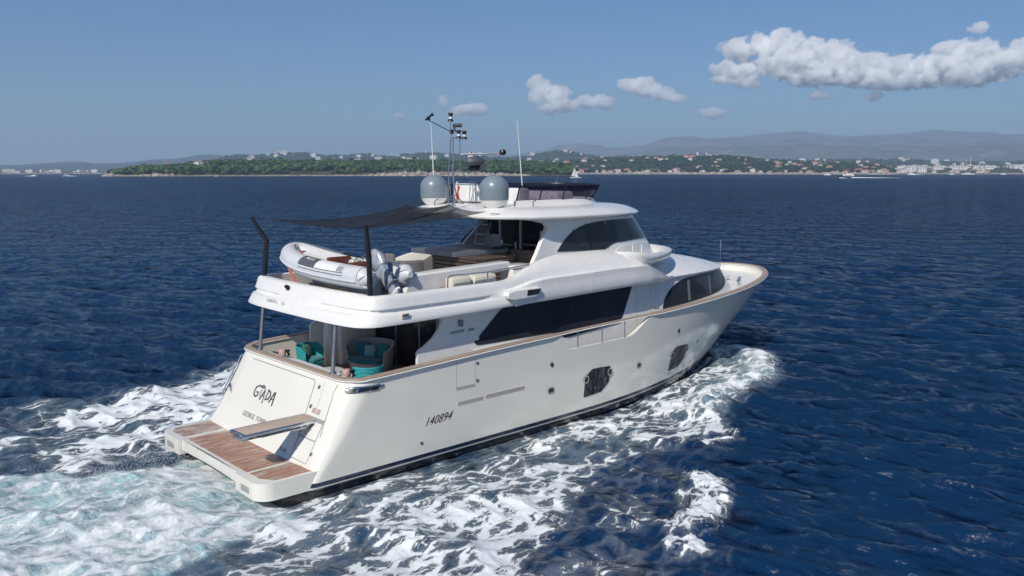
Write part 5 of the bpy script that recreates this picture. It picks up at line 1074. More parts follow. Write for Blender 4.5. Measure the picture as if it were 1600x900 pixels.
pf_ = empty('round_table', (3.72, -.35, 1.752), label='low round grey wicker table among the cockpit chairs', cat='table'); obj('drum', MB().lathe([(.30, 0), (.36, .12), (.38, .45), (.36, .50), (0, .50)], (0, 0, 0), 28), M['wgrey'], pf_); obj('table_top', MB().lathe([(0, .51), (.37, .51), (.38, .53), (.36, .545), (0, .545)], (0, 0, 0), 28), M['greycloth'], pf_)
tag(obj('wicker_basket', MB().lathe([(0, 0), (.17, 0), (.20, .42), (.18, .44), (.17, .40), (.15, .05)], (6.35, -1.55, 1.752), 20).tube([(6.35, -1.73, 2.18), (6.35, -1.65, 2.33), (6.35, -1.45, 2.33), (6.35, -1.37, 2.18)], .012, 6), M['teakslat']), 'small brown wicker basket with handle by the cockpit door', 'basket')
# cockpit fixtures: white column, winch posts, inner mouldings
obj('cockpit_column', MB().lathe([(.20, 1.75), (.20, 2.9), (.17, 3.05), (.14, 4.06)], (5.25, 2.22, 0), 24), M['gel'], Y)
obj('cockpit_cabinet', MB().rbox((6.1, 2.35, 2.45), (1.4, 1.1, 1.4), .06, 3), M['gel'], Y)
obj('cockpit_cabinet', MB().rbox((6.5, -2.35, 2.1), (.8, .9, .7), .05, 3), M['teakslat'], Y)
for (x, y) in ((3.02, 1.15), (3.02, -2.35)):
    wp_ = obj('mooring_winch', MB().tube([(x, y, 1.75), (x, y, 2.55)], .05, 14).tube([(x + .02, y - .22, 1.9), (x + .02, y - .22, 2.62)], .03, 10), M['chrome'], Y)
    obj('winch_head', MB().rbox((x, y, 2.68), (.20, .24, .17), .02, 2), M['pink'], wp_); obj('winch_drum', MB().lathe([(.05, 2.60), (.09, 2.62), (.05, 2.70), (.09, 2.78), (.0, 2.79)], (x + .02, y - .22, 0), 14), M['black'], wp_)
obj('cleat', MB().rbox((3.15, 1.75, 2.52), (.10, .55, .06), .02, 2), M['black'], Y)
sbw = MB().rbox((3.05, 0, 2.30), (.50, 4.2, .46), .12, 4); obj('stern_settee', sbw, M['gel'], Y)
for y in (-2.1, 2.08): obj('post_shoe', MB().lathe([(0, 2.62), (.10, 2.62), (.10, 2.66), (.06, 2.72), (0, 2.72)], (2.74, y, 0), 16), M['chrome'], Y)
# ================================================================== FAR COAST
rd = random.Random(11)
def bearing(u, v=268.0):
    """direction of a point of the far coast as seen from the drone: azimuth and tangent of elevation"""
    p = R(PITCH); y = R(YAW); fw = Vector((math.cos(y) * math.cos(p), math.sin(y) * math.cos(p), -math.sin(p))); rt = Vector((math.sin(y), -math.cos(y), 0)); up = rt.cross(fw)
    d = fw + rt * ((u - 800) / F) + up * ((450 - v) / F); return math.atan2(d.y, d.x), d.z / math.hypot(d.x, d.y)
def far_pt(u, dist, z=0.0): a, _ = bearing(u); return (CAM[0] + dist * math.cos(a), CAM[1] + dist * math.sin(a), z)
def far_h(u, v, dist): return CAM[2] + bearing(u, v)[1] * dist
def land_mat(name, c1, c2, s, bump=0.0, c3=None):
    m = bpy.data.materials.new(name); m.use_nodes = True; nt = m.node_tree; b = nt.nodes['Principled BSDF']; L = nt.links.new; b.inputs['Roughness'].default_value = .9; b.inputs['Specular IOR Level'].default_value = .1
    g = N(nt, 'NewGeometry'); n = N(nt, 'TexNoise', i_Scale=s, i_Detail=8.0, i_Roughness=.7); L(g.outputs['Position'], n.inputs['Vector']); cr = N(nt, 'ValToRGB'); L(n.outputs[0], cr.inputs[0])
    e = cr.color_ramp.elements; e[0].position = .38; e[0].color = (*c1, 1); e[1].position = .62; e[1].color = (*c2, 1)
    if c3: q = e.new(.70); q.color = (*c3, 1)
    L(cr.outputs[0], b.inputs['Base Color']); return m
M['soil'] = land_mat('scrub_ground', (.035, .045, .02), (.09, .085, .05), .03)
M['hillm'] = land_mat('wooded_hill', (.022, .035, .022), (.055, .065, .045), .012, c3=(.16, .15, .13))
M['mount'] = land_mat('bare_mountain', (.05, .065, .05), (.17, .165, .15), .0045, c3=(.62, .60, .55))
M['rock'] = land_mat('pale_shore_rock', (.14, .11, .085), (.48, .43, .36), .12)
M['leaf'] = land_mat('pine_foliage', (.014, .030, .011), (.062, .105, .030), .045)
M['leaf2'] = land_mat('dark_pine_foliage', (.006, .014, .008), (.022, .042, .018), .06)
M['trunk'] = mat('pine_bark', (.09, .06, .045), .9)
def terrain(name, prof, R0, depth, mt, du=4, drop=0, nz=10.0, ns=150.0, shore=1.5, seed=0, shape=1.0, rows_=14, kind='structure', back=.6):
    us = np.arange(prof[0][0], prof[-1][0] + .1, du); px = [p[0] for p in prof]; pv = [p[1] for p in prof]; G = []
    for u in us:
        v = float(np.interp(u, px, pv)); row = []
        for k in range(rows_ + 4):
            t = k / rows_; dist = R0 + depth * t if k <= rows_ else R0 + depth * (1 + (k - rows_) * back * .5)
            H = max(far_h(u, v, R0 + depth) - drop, shore)
            x, y, _ = far_pt(u, dist); n = float(fbm(np.array([x / ns]), np.array([y / ns]), 4, seed)[0]) - .5
            h = shore + (H - shore) * (math.sin(min(t, 1) * math.pi / 2) ** shape) if k <= rows_ else H * (1 - ((k - rows_) / 4) ** 1.5) - 2
            if k == 0: h = -1.5
            elif k < rows_: h += n * nz * math.sin(t * math.pi)
            row.append((x, y, h))
        G.append(row)
    return tag(obj(name, MB().grid(G), mt, smooth=60), kind=kind), G
isl_prof = [(157, 268.5), (165, 267), (180, 267.5), (192, 266), (205, 262), (215, 260), (240, 260), (262, 258), (285, 256), (305, 254), (330, 252), (360, 251), (400, 251), (450, 251), (500, 251.5), (560, 251.5), (600, 250.5), (650, 250), (700, 251), (750, 252), (800, 252), (850, 254), (900, 258)]
cap_prof = [(770, 256), (800, 253), (840, 251), (870, 252), (900, 250), (930, 248), (950, 246.5), (980, 246), (1010, 245), (1040, 244), (1070, 243.5), (1100, 244), (1130, 243.5), (1150, 244.5), (1180, 248), (1200, 250), (1225, 251), (1250, 252), (1280, 254), (1310, 254.5), (1340, 256), (1370, 258), (1390, 262), (1402, 267)]
hill_prof = [(320, 258), (340, 250), (365, 244), (385, 243), (400, 244), (440, 241), (475, 240), (500, 243), (540, 244), (575, 240.5), (590, 244.5), (610, 245), (640, 241), (680, 240), (700, 241), (730, 244), (760, 246), (790, 248), (820, 245.5), (850, 240), (872, 236.5), (890, 238.5), (910, 242), (940, 247), (970, 250), (1010, 252), (1060, 254), (1150, 253), (1230, 252), (1300, 250.5), (1350, 250), (1400, 250), (1450, 253), (1500, 255), (1560, 254), (1640, 252), (1750, 250), (2000, 254), (2300, 249), (2700, 256), (3000, 262)]
left_prof = [(-1600, 262), (-1200, 250), (-900, 254), (-600, 248), (-350, 255), (-220, 257), (-100, 256), (0, 258), (30, 258), (60, 256), (90, 254), (110, 253), (130, 253), (150, 256), (200, 254), (240, 249.5), (280, 247.5), (310, 243), (330, 242), (350, 243.5), (400, 245), (520, 250), (700, 252)]
mt_prof = [(700, 250), (800, 244), (830, 240), (860, 237), (900, 233), (930, 232), (980, 233), (1010, 228), (1030, 220), (1045, 217), (1060, 215.5), (1080, 214), (1100, 217), (1120, 216), (1150, 215), (1175, 213), (1200, 210), (1230, 207.5), (1255, 207), (1290, 211), (1330, 213), (1380, 213), (1410, 211), (1430, 208.5), (1450, 207), (1465, 208), (1480, 210), (1510, 212), (1540, 211), (1560, 214), (1580, 212), (1600, 210), (1680, 204), (1760, 210), (1900, 214), (2050, 205), (2250, 216), (2450, 208), (2700, 226), (3000, 245)]
_, GI = terrain('island_ground', isl_prof, 1560, 330, M['soil'], drop=7, nz=4, ns=80, seed=1)
_, GC = terrain('cape_ground', cap_prof, 2550, 700, M['soil'], drop=8, nz=8, ns=120, seed=2, shape=1.1)
_, GH = terrain('coastal_hills', hill_prof, 4300, 1500, M['hillm'], drop=0, nz=16, ns=260, seed=3, shape=1.3)
terrain('far_left_hills', left_prof, 7000, 3600, M['hillm'], du=6, nz=60, ns=600, seed=4, shape=1.6)
terrain('low_coast', [(-900, 269.3), (-400, 268.6), (-150, 269.2), (-20, 269), (20, 268.4), (60, 268.8), (100, 268.3), (150, 268.8), (175, 269.3)], 3300, 200, M['soil'], du=5, nz=1, seed=9)
terrain('low_coast', [(1380, 265), (1400, 262), (1440, 261), (1500, 261.5), (1560, 261), (1640, 260), (1750, 261), (2000, 260), (2400, 262)], 3000, 500, M['soil'], du=5, nz=2, seed=10)
terrain('mountains', mt_prof, 9000, 6200, M['mount'], du=3, nz=420, ns=900, seed=5, shape=1.7, rows_=40, back=.06)
terrain('mountains', [(820, 250), (900, 245), (980, 241), (1040, 234), (1100, 229), (1180, 231), (1250, 226), (1330, 231), (1400, 226), (1460, 229), (1520, 224), (1600, 226), (1700, 220), (1800, 226), (2000, 219), (2200, 230), (2500, 236)], 7600, 2600, M['mount'], du=4, nz=160, ns=500, seed=15, shape=1.5, rows_=24, back=.3)
# pale rock and beach along the shore
def shore_strip(name, u0, u1, R0, fh, seed):
    us = np.arange(u0, u1, .8); G = []
    for u in us:
        h = fh(u) * (0.35 + 1.3 * float(fbm(np.array([u / 5.0]), np.array([seed * 3.1]), 4, seed)[0])); row = []
        for k, (dd, hh) in enumerate(((-14, -1.0), (-10, .25), (-5, .55), (0, .85), (8, 1.0), (20, .9), (34, .2))):
            j = float(fbm(np.array([u / 2.2 + k * 7]), np.array([k * 2.7]), 2, seed + 1)[0]) - .5; row.append(far_pt(u, R0 + dd + 6 * j, h * hh * (1 + .8 * j) if k else -1.5))
        G.append(row)
    return tag(obj(name, MB().grid(G), M['rock'], smooth=0), kind='structure')
shore_strip('rocky_shore', 158, 830, 1556, lambda u: float(np.interp(u, [158, 175, 200, 235, 270, 275, 420, 560, 600, 640, 700, 760, 830], [3.0, 5.5, 1.6, 4.6, 4.4, 1.4, 1.6, 2.0, 5.0, 8.5, 7.5, 6.5, 3])), 3)
shore_strip('rocky_shore', 800, 1405, 2545, lambda u: float(np.interp(u, [800, 900, 1000, 1100, 1400], [5, 4, 7, 6, 5])), 5)
shore_strip('beach', 1385, 2400, 2990, lambda u: 4.0, 8); shore_strip('beach', -900, 178, 3290, lambda u: 4.0, 9)
# ------------------------------------------------------------------ woods: many small leaf clumps through the canopy
def ico():
    bm = bmesh.new(); bmesh.ops.create_icosphere(bm, subdivisions=1, radius=1); bm.verts.index_update(); v = np.array([q.co[:] for q in bm.verts]); f = np.array([[q.index for q in fc.verts] for fc in bm.faces]); bm.free(); return v, f
IV, IF_ = ico()
def ground_at(G, u, t, du=4):
    i = (u - G['u0']) / du; k = t * G['rows']; g = G['g']; i0 = int(np.clip(i, 0, len(g) - 2)); k0 = int(np.clip(k, 0, G['rows'] - 1)); f = i - i0; h = k - k0
    return (g[i0][k0] * (1 - f) + g[i0 + 1][k0] * f) * (1 - h) + (g[i0][k0 + 1] * (1 - f) + g[i0 + 1][k0 + 1] * f) * h
def wrap(G, u0): return {'g': np.array(G), 'u0': u0, 'rows': 14}
WI, WC, WH = wrap(GI, 157), wrap(GC, 770), wrap(GH, 320)
def woods(name, W, u0, u1, n, t0, t1, smin, smax, hmin, hmax, seed, mts, gap=.42):
    r = np.random.RandomState(seed); V = []; Fc = []; mi = []; c = 0
    while c < n:
        u = r.uniform(u0, u1); t = r.uniform(t0, t1); p = ground_at(W, u, t)
        if fbm(np.array([p[0] / 45]), np.array([p[1] / 45]), 3, seed)[0] < gap: continue
        s = r.uniform(smin, smax); H = r.uniform(hmin, hmax)
        for q in range(3):
            o = r.normal(0, .5, 3) * s; sc_ = s * r.uniform(.5, .85); v = IV * (1 + r.uniform(-.3, .3, (len(IV), 1))) * [sc_, sc_, sc_ * .62]; v = v + p + [o[0], o[1], H - s * .4 + o[2] * .25]
            Fc.append(IF_ + len(V) * len(IV)); V.append(v); mi.append(np.full(len(IF_), r.randint(len(mts))))
        c += 1
    V = np.concatenate(V); Fc = np.concatenate(Fc); me = bpy.data.meshes.new(name); me.vertices.add(len(V)); me.vertices.foreach_set('co', V.astype(np.float32).ravel()); me.loops.add(Fc.size); me.loops.foreach_set('vertex_index', Fc.astype(np.int32).ravel())
    me.polygons.add(len(Fc)); me.polygons.foreach_set('loop_start', np.arange(0, Fc.size, 3, dtype=np.int32)); me.update(calc_edges=True)
    for m_ in mts: me.materials.append(m_)
    me.polygons.foreach_set('material_index', np.concatenate(mi).astype(np.int32)); o = bpy.data.objects.new(name, me); COL.objects.link(o); return tag(o, kind='stuff')
M['leaf3'] = land_mat('light_pine_foliage', (.04, .07, .02), (.11, .165, .05), .05)
woods('island_woods', WI, 176, 895, 5200, .07, 1.0, 4.0, 8.5, 3.5, 9.5, 5, [M['leaf'], M['leaf2'], M['leaf'], M['leaf3']], .36)
woods('cape_woods', WC, 800, 1395, 5200, .06, 1.0, 5.0, 10.5, 4, 10.5, 6, [M['leaf2'], M['leaf'], M['leaf2']], .40)
woods('hill_woods', WH, 330, 1700, 2600, .3, 1.0, 9, 20, 4, 9, 7, [M['leaf2'], M['leaf']], .42)
# pines one can tell apart: bare trunk, forked limbs, flat crown
def pine(seed):
    r = np.random.RandomState(seed); t = empty('umbrella_pine'); tr = MB(); H = 9.0
    tr.tube([(0, 0, -1), (.2, .1, H * .4), (.1, .3, H * .72), (.3, .2, H * .9)], [.45, .34, .25, .12], 7)
    for a in range(4): b = a * 1.6 + seed; tr.tube([(.1, .25, H * .62), (1.4 * math.cos(b), 1.4 * math.sin(b), H * .82), (2.8 * math.cos(b), 2.8 * math.sin(b), H * .93)], [.16, .12, .05], 5)
    obj('trunk', tr, M['trunk'], t); V = MB()
    for k in range(46):
        a = r.uniform(0, 6.28); q = r.uniform(0, 1) ** .6 * 4.2; s = r.uniform(.5, 1.15); v = IV * (1 + r.uniform(-.35, .35, (len(IV), 1))) * [s, s, s * .55] + [q * math.cos(a), q * math.sin(a), H * .98 + r.uniform(-.5, .9) - .05 * q * q * .5]
        V.add(v, IF_)
    obj('crown', V, [M['leaf'], M['leaf2'], M['leaf3']][seed % 3], t, smooth=0, fix=False); return t
protos = [pine(s) for s in (1, 2, 3)]; used = set()
def put(proto, loc_, rz, sc_, lb, cat_, grp, key):
    o = proto if key not in used else copy_tree(proto); used.add(key); o.location = loc_; o.rotation_euler[2] = rz; o.scale = (sc_,) * 3; return tag(o, lb, cat_, grp)
for i in range(64):
    u = 178 + i * 11.2 + rd.uniform(-4, 4); t = rd.choice((.06, .1, .97, .99, .98)) ; p = ground_at(WI, u, t)
    lb = 'umbrella pine near the shoreline of the wooded island' if t < .5 else 'umbrella pine standing on the skyline of the wooded island'
    put(protos[i % 3], tuple(p), rd.uniform(0, 6), rd.uniform(.8, 1.35), lb, 'tree', 'pines on the wooded island', i % 3)
for i in range(56):
    u = 905 + i * 8.6 + rd.uniform(-3, 3); t = rd.choice((.98, .99, .12, .3)); p = ground_at(WC, u, t)
    lb = 'umbrella pine on the skyline of the built-up cape' if t > .5 else 'umbrella pine among the villas of the cape'
    put(protos[(i + 1) % 3], tuple(p), rd.uniform(0, 6), rd.uniform(1.0, 1.6), lb, 'tree', 'pines on the cape', (i + 1) % 3)
# ------------------------------------------------------------------ villas and town houses
M['wallw'] = mat('white_render', (.74, .72, .68), .8); M['wallc'] = mat('cream_render', (.62, .54, .42), .8); M['wallp'] = mat('pink_render', (.60, .42, .33), .8); M['tile'] = mat('terracotta_tiles', (.34, .15, .09), .85, var=.15); M['win'] = mat('window_dark', (.03, .035, .045), .3); M['flat'] = mat('pale_flat_roof', (.5, .48, .45), .8)
def house(w_, d_, h_, hip, wallm, floors, nwin):
    t = empty('villa' if hip else 'apartment_block'); o = MB().box((0, 0, h_ / 2 - 1), (w_, d_, h_ + 2)); obj('wall', o, wallm, t, smooth=0)
    e = .5; r_ = MB()
    if hip: r_.add([(-w_/2-e, -d_/2-e, h_), (w_/2+e, -d_/2-e, h_), (w_/2+e, d_/2+e, h_), (-w_/2-e, d_/2+e, h_), (-w_/4, 0, h_ + d_ * .22), (w_/4, 0, h_ + d_ * .22)], [(0, 1, 5, 4), (1, 2, 5), (2, 3, 4, 5), (3, 0, 4), (3, 2, 1, 0)])
    else: r_.box((0, 0, h_ + .3), (w_ + .6, d_ + .6, .5)); r_.box((w_ * .15, 0, h_ + 1.2), (w_ * .3, d_ * .4, 1.6))
    obj('roof', r_, M['tile'] if hip else M['flat'], t, smooth=0)
    for f in range(floors):
        for k in range(nwin):
            x = (k + .5) / nwin * w_ - w_ / 2; z = (f + .55) * h_ / floors; obj('window', MB().box((x, -d_ / 2 - .02, z), (w_ / nwin * .45, .08, h_ / floors * .5)), M['win'], t, smooth=0)
    return t
HP = [house(14, 10, 6.5, True, M['wallw'], 2, 3), house(11, 9, 6, True, M['wallc'], 2, 2), house(17, 11, 8.5, True, M['wallp'], 2, 3), house(22, 13, 13, False, M['wallw'], 3, 4), house(12, 10, 7.0, False, M['wallw'], 2, 2)]
HL = ['white villa with a tiled roof', 'cream villa with a tiled roof', 'large pink villa with a tiled roof', 'white flat-roofed apartment block', 'small white flat-roofed house']
HC = ['house', 'house', 'house', 'building', 'house']
def face(u): return bearing(u)[0] - math.pi / 2 + rd.uniform(-.5, .5)
def put_house(i, u, p, sc_, where, grp):
    put(HP[i], (p[0], p[1], p[2]), face(u), sc_, HL[i] + ' ' + where, HC[i], grp, 'h%d' % i)
for k in range(112):
    u = 815 + 580 * (k / 112) + rd.uniform(-5, 5); low = rd.random() < .5
    t = rd.uniform(.03, .10) if low else rd.uniform(.12, .75); 
    p = ground_at(WC, u, t); p = (p[0], p[1], p[2] + (0 if low else 3.5)); i = rd.choice((0, 0, 1, 2, 4, 0) if not low else (0, 1, 2, 4))
    put_house(i, u, p, rd.uniform(.8, 1.25), 'on the seafront of the cape' if low else 'among trees on the slope of the cape', 'houses on the cape')
for k in range(6):
    u = (262, 310, 313, 520, 1120, 560)[k]; W = WI if u < 800 else WC; t = (.9, .5, .48, .92, .95, .9)[k]; p = ground_at(W, u, t); put_house((0, 0, 4, 1, 2, 4)[k], u, (p[0], p[1], p[2] + 5), .9, 'showing above the pines of the island' if u < 800 else 'at the top of the wooded cape', 'houses on the island' if u < 800 else 'houses on the cape')
for k in range(112):
    u = rd.uniform(1392, 1660); t = rd.uniform(0, 1); dist = 3030 + 420 * t; z = 2 + 11 * t * (1 if u > 1400 else .3); i = rd.choice((3, 3, 4, 0, 3))
    put_house(i, u, far_pt(u, dist, z), rd.uniform(.8, 1.5), 'in the town by the shore', 'houses of the town')
for k in range(64):
    u = rd.uniform(365, 1000) if k < 44 else rd.uniform(1240, 1640); t = rd.uniform(.35, .95); p = ground_at(WH, u, t); i = rd.choice((3, 0, 4))
    put_house(i, u, (p[0], p[1], p[2] + 5), rd.uniform(1.0, 2.0), 'scattered over the hills behind', 'houses on the far hills')
for k in range(20):
    u = rd.choice((rd.uniform(62, 92), rd.uniform(8, 50), rd.uniform(100, 150))); put_house(rd.choice((3, 4)), u, far_pt(u, 3330 + rd.uniform(0, 150), 2), rd.uniform(.7, 1.1), 'on the low coast at the far left', 'houses on the low coast')
# lighthouse and signal station on the cape
lx, ly, _ = far_pt(1089, 3250); gz = far_h(1089, 245, 3250); lh = empty('lighthouse', (lx, ly, gz - 3), label='white lighthouse tower on top of the wooded cape', cat='lighthouse')
obj('tower', MB().lathe([(4.0, -6), (3.6, 4), (3.2, 20), (3.9, 20.4), (3.9, 21.4), (0, 21.4)], (0, 0, 0), 16), M['wallw'], lh); obj('lantern_room', MB().lathe([(2.0, 21.4), (2.0, 24.4), (2.4, 24.6), (0, 27)], (0, 0, 0), 12), M['win'], lh)
cx_, cy_, _ = far_pt(1106, 3250); ch = empty('chapel', (cx_, cy_, gz - 3), face(1106), 'pale chapel with small belfry next to the lighthouse on the cape', 'chapel'); obj('nave', MB().box((0, 0, 4), (20, 10, 14)), M['wallw'], ch, smooth=0); obj('roof', MB().prism([(-5.6, 11), (5.6, 11), (0, 14)], lambda a, b, d: (d, a, b), -10.5, 10.5), M['tile'], ch, smooth=0); obj('belfry', MB().box((-8, 0, 12), (4, 4, 14)), M['wallw'], ch, smooth=0)
fx, fy_, _ = far_pt(668, 5780); fz = far_h(668, 241, 5780); ft = empty('hilltop_church', (fx, fy_, fz - 2), face(668), 'white church standing on top of the far hill', 'church'); obj('wall', MB().box((0, 0, 6), (30, 16, 14)), M['wallw'], ft, smooth=0); obj('tower', MB().box((-10, 0, 14), (7, 7, 24)), M['wallw'], ft, smooth=0)
# ------------------------------------------------------------------ boats on the water
def wdist(v): return CAM[2] / -bearing(800, v)[1]
def boat_root(name, u, v, heading, lb, cat_, grp=None):
    x, y, _ = far_pt(u, wdist(v)); return empty(name, (x, y, 0.0), bearing(u)[0] - math.pi / 2 + heading, lb, cat_, grp)
def hull_mb(L_, B_, H_, sheer=.3):
    G = []
    for x in np.linspace(-L_ / 2, L_ / 2, 12):
        t = (x + L_ / 2) / L_; b = B_ / 2 * (1 - max(0, t - .45) ** 2 * 3.3) * (.85 + .3 * t); b = max(b, .02); h = H_ * (1 + sheer * t * t); G.append([(x, -b, h), (x + .0, -b * .8, -.2), (x, 0, -.6), (x, b * .8, -.2), (x, b, h), (x, 0, h * .98), (x, -b, h)])
    m_ = MB().grid(G); m_.f.append(tuple(range(6))); m_.m.append(0); return m_
s_ = boat_root('sailboat', 897.5, 278, 0.35, 'white sailing boat under sail off the cape', 'sailboat'); obj('hull', hull_mb(11, 3.2, 1.1), M['pale'], s_); obj('mast', MB().tube([(.6, 0, 1), (.6, 0, 14.5)], .12, 6), M['steel_dull'], s_)
obj('mainsail', MB().grid([[(.4 - u * 4.6 * (1 - v), .35 * math.sin(u * 3.1) * (1 - v), 2.2 + 11.6 * v) for u in np.linspace(0, 1, 6)] for v in np.linspace(0, 1, 8)]), M['pale'], s_); obj('jib', MB().grid([[(.9 + u * 4.4 * (1 - v), .4 * math.sin(u * 3.1) * (1 - v), 1.4 + 10.2 * v) for u in np.linspace(0, 1, 6)] for v in np.linspace(0, 1, 8)]), M['pale'], s_)
y_ = boat_root('motor_cruiser', 1324, 277.2, math.pi + .15, 'blue hulled motor cruiser with cream decks speeding left before the cape', 'motor yacht'); M['navy'] = mat('navy_hull', (.01, .02, .06), .3)
obj('hull', hull_mb(22, 5.2, 2.0, .5), M['navy'], y_); o = MB().rbox((-1.5, 0, 3.0), (13, 4.2, 1.9), .3, 2); obj('deckhouse', o, M['cream_gel'], y_); obj('window_band', MB().rbox((-.8, 0, 3.2), (10, 4.26, .7), .1, 1), M['glass'], y_); obj('flybridge', MB().rbox((-2.2, 0, 4.6), (7.5, 3.6, 1.3), .3, 2), M['cream_gel'], y_); obj('radar_arch', MB().tube([(-4.5, -1.6, 5), (-5.2, -1.4, 6.6), (-5.2, 1.4, 6.6), (-4.5, 1.6, 5)], .15, 6), M['pale'], y_)
def ketch(u, v, hd, lb):
    k = boat_root('two_masted_yacht', u, v, hd, lb, 'sailing yacht'); obj('hull', hull_mb(34, 7, 2.4, .3), M['pale'], k); obj('deckhouse', MB().rbox((-2, 0, 3.1), (12, 4, 1.5), .3, 2), M['pale'], k)
    for x, h in ((4, 46), (-7, 38)): obj('mast', MB().tube([(x, 0, 2), (x, 0, h)], .38, 8), M['pale'], k)
    obj('boom', MB().tube([(3.6, 0, 5), (-5, 0, 5.2)], .3, 6), M['pale'], k)
ketch(1513, 272.2, .5, 'large white two-masted sailing yacht anchored off the town')
sm = empty('small_motorboat'); obj('hull', hull_mb(8, 2.6, 1.0, .4), M['pale'], sm); obj('cabin', MB().rbox((.3, 0, 1.5), (3.2, 1.9, 1.0), .2, 2), M['pale'], sm); obj('windscreen', MB().box((1.7, 0, 1.75), (.5, 1.7, .5)), M['glass'], sm, smooth=0)
first = True
for u, v, hd, sc_, lb in ((102, 274.5, .2, 1.3, 'white motorboat trailing foam off the low coast at far left'), (53, 274.2, 2.9, 1.1, 'white motorboat with a long flat wake near the left edge'), (338, 275.3, .3, .8, 'tiny white boat off the beach of the wooded island'), (631, 275.2, .1, .9, 'tiny white boat before the rocky point of the island'), (876, 273.4, .4, 1.2, 'small white boat close to the cape, just left of the sailboat'), (1293, 273.4, .3, 1.9, 'white motorboat lying left of the blue hulled cruiser'), (1424, 272.7, 3.0, 2.0, 'white motorboat running before the dense town front'), (1487, 272.3, .1, 1.5, 'white motorboat left of the two-masted yacht'), (1568, 272.2, .6, 2.0, 'white boat right of the two-masted yacht near the right edge'), (906, 278.0, 0, .45, 'tiny dinghy just right of the sailboat')):
    o = sm if first else copy_tree(sm); first = False; x, y, _ = far_pt(u, wdist(v)); o.location = (x, y, 0); o.rotation_euler[2] = bearing(u)[0] - math.pi / 2 + hd; o.scale = (sc_,) * 3; tag(o, lb, 'motorboat', 'small boats along the coast')
# foam trails of the fast boats
M['foamp'] = mat('white_boat_foam', (.82, .85, .87), .8)
def trail(u0, u1, v, hgt, wd, nm='wake_foam'):
    G = []
    for u in np.linspace(u0, u1, 40):
        f = 1 - abs(u - u0) / abs(u1 - u0); n = .5 + float(fbm(np.array([u / 1.7]), np.array([v]), 3, 4)[0]); d0 = wdist(v); G.append([far_pt(u, d0 - wd * f * n, .03), far_pt(u, d0 - wd * .4 * f, .05 + hgt * f * n), far_pt(u, d0 + wd * .4 * f, .05 + hgt * f * n * .9), far_pt(u, d0 + wd * f * n, .03)])
    return tag(obj(nm, MB().grid(G), M['foamp'], smooth=0), kind='stuff')
trail(1331, 1412, 277.2, .9, 5); trail(104, 122, 274.5, 1.4, 9); trail(53, 34, 274.3, .9, 8); trail(1426, 1444, 272.7, 1.2, 8); trail(1312, 1326, 277.6, .8, 3)
# ------------------------------------------------------------------ clouds: puffs of uneven vapour, far behind the mountains
def cloud_mat():
    m = bpy.data.materials.new('cloud_vapour'); m.use_nodes = True; nt = m.node_tree; nt.nodes.remove(nt.nodes['Principled BSDF']); L = nt.links.new
    tc = N(nt, 'TexCoord'); ln = N(nt, 'VectorMath', operation='LENGTH'); L(tc.outputs['Object'], ln.inputs[0]); g = N(nt, 'NewGeometry')
    n = N(nt, 'TexNoise', i_Scale=.0042, i_Detail=5.0, i_Roughness=.62); L(g.outputs['Position'], n.inputs['Vector'])
    a = N(nt, 'Math', operation='SUBTRACT'); a.inputs[0].default_value = .98; L(ln.outputs['Value'], a.inputs[1])
    b = N(nt, 'MapRange', i_From_Min=.34, i_From_Max=.66, i_To_Min=-.62, i_To_Max=.45); L(n.outputs[0], b.inputs[0]); c = N(nt, 'Math', operation='ADD'); L(a.outputs[0], c.inputs[0]); L(b.outputs[0], c.inputs[1])
    d = N(nt, 'MapRange', i_From_Min=0.0, i_From_Max=.22, i_To_Max=.014); L(c.outputs[0], d.inputs[0])
    pv = N(nt, 'VolumePrincipled'); L(d.outputs[0], pv.inputs['Density']); pv.inputs['Color'].default_value = (.997, .997, .998, 1); pv.inputs['Anisotropy'].default_value = 0.0
    L(pv.outputs[0], nt.nodes['Material Output'].inputs['Volume']); return m
cmt = cloud_mat(); bm = bmesh.new(); bmesh.ops.create_icosphere(bm, subdivisions=2, radius=1.12); cme = bpy.data.meshes.new('vapour_puff'); bm.to_mesh(cme); bm.free(); cme.materials.append(cmt)
CD = 19000.0
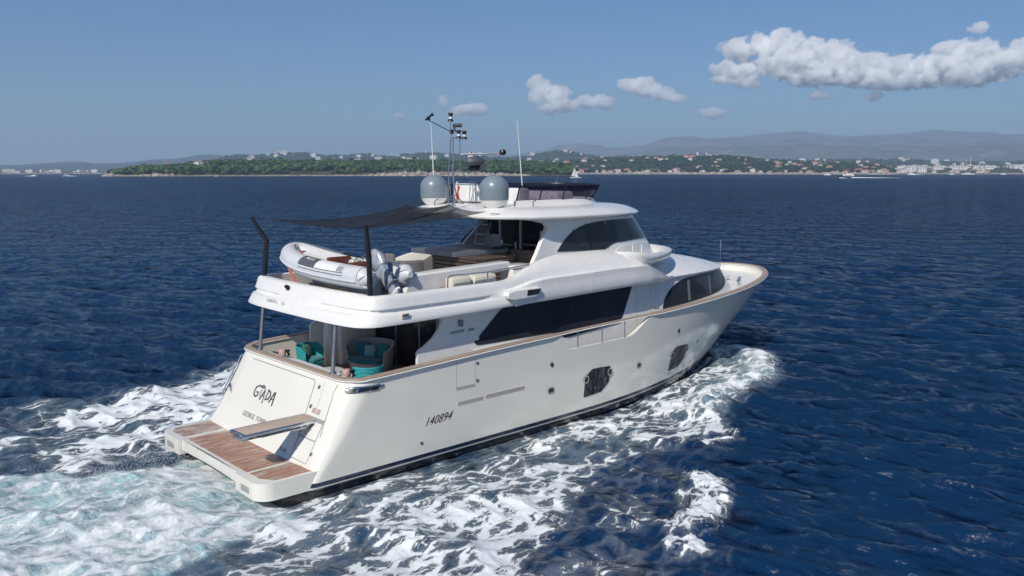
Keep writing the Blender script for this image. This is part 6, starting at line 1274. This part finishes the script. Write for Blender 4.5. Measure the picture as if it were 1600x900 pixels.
def cloud(puffs, lb, dist=CD):
    u0 = sum(p[0] for p in puffs) / len(puffs); root = empty('cloud', far_pt(u0, dist, far_h(u0, 150, dist)), label=lb, cat='cloud', group='white clouds in the blue sky'); k = dist / F
    for (u, v, rw, rh) in puffs:
        o = bpy.data.objects.new('puff', cme); COL.objects.link(o); o.parent = root; x, y, _ = far_pt(u, dist); o.location = Vector((x, y, far_h(u, v, dist))) - root.location
        o.rotation_euler[2] = bearing(u)[0] - math.pi / 2; o.scale = (rw * k, rw * k * .7, rh * k)
cloud([(1150, 77, 34, 16), (1185, 74, 36, 22), (1215, 72, 40, 24), (1240, 90, 44, 30), (1215, 102, 46, 22), (1280, 96, 42, 30), (1305, 92, 34, 26), (1330, 108, 46, 26), (1370, 112, 46, 24), (1410, 112, 40, 22), (1450, 108, 44, 24), (1480, 95, 40, 26), (1505, 88, 38, 24), (1540, 100, 40, 24), (1570, 98, 30, 20), (1500, 118, 50, 18), (1270, 120, 50, 16), (1400, 128, 60, 12)], 'long bank of white cloud at the upper right of the sky')
cloud([(1130, 108, 26, 14), (1150, 112, 26, 16), (1162, 126, 22, 14), (1125, 125, 20, 8), (1165, 105, 14, 10)], 'ragged white cloud just below the left end of the long bank')
cloud([(842, 130, 20, 14), (850, 148, 26, 18), (872, 148, 22, 16), (880, 165, 28, 12), (860, 168, 22, 12)], 'white puffy cloud left of centre, the taller one above the aerial')
cloud([(915, 160, 24, 12), (940, 160, 24, 12)], 'small white cloud touching the taller puffy one on its right')
cloud([(983, 132, 24, 12), (1005, 136, 26, 16), (1030, 148, 24, 12), (1050, 154, 20, 8)], 'white cloud between the aerial and the long bank, lone and slanting')
cloud([(722, 172, 22, 9), (745, 171, 22, 10), (693, 158, 10, 10)], 'thin small cloud right above the mast of the yacht')
cloud([(1110, 176, 22, 9)], 'faint small cloud low under the ragged one')
cloud([(1358, 151, 16, 7)], 'faint small cloud under the middle of the long bank'); cloud([(1275, 149, 16, 7)], 'faint small cloud under the left half of the long bank'); cloud([(628, 182, 12, 7)], 'tiny faint cloud left of the mast'); cloud([(1516, 45, 16, 8), (1585, 68, 18, 8)], 'two faint wisps above the right end of the long bank')
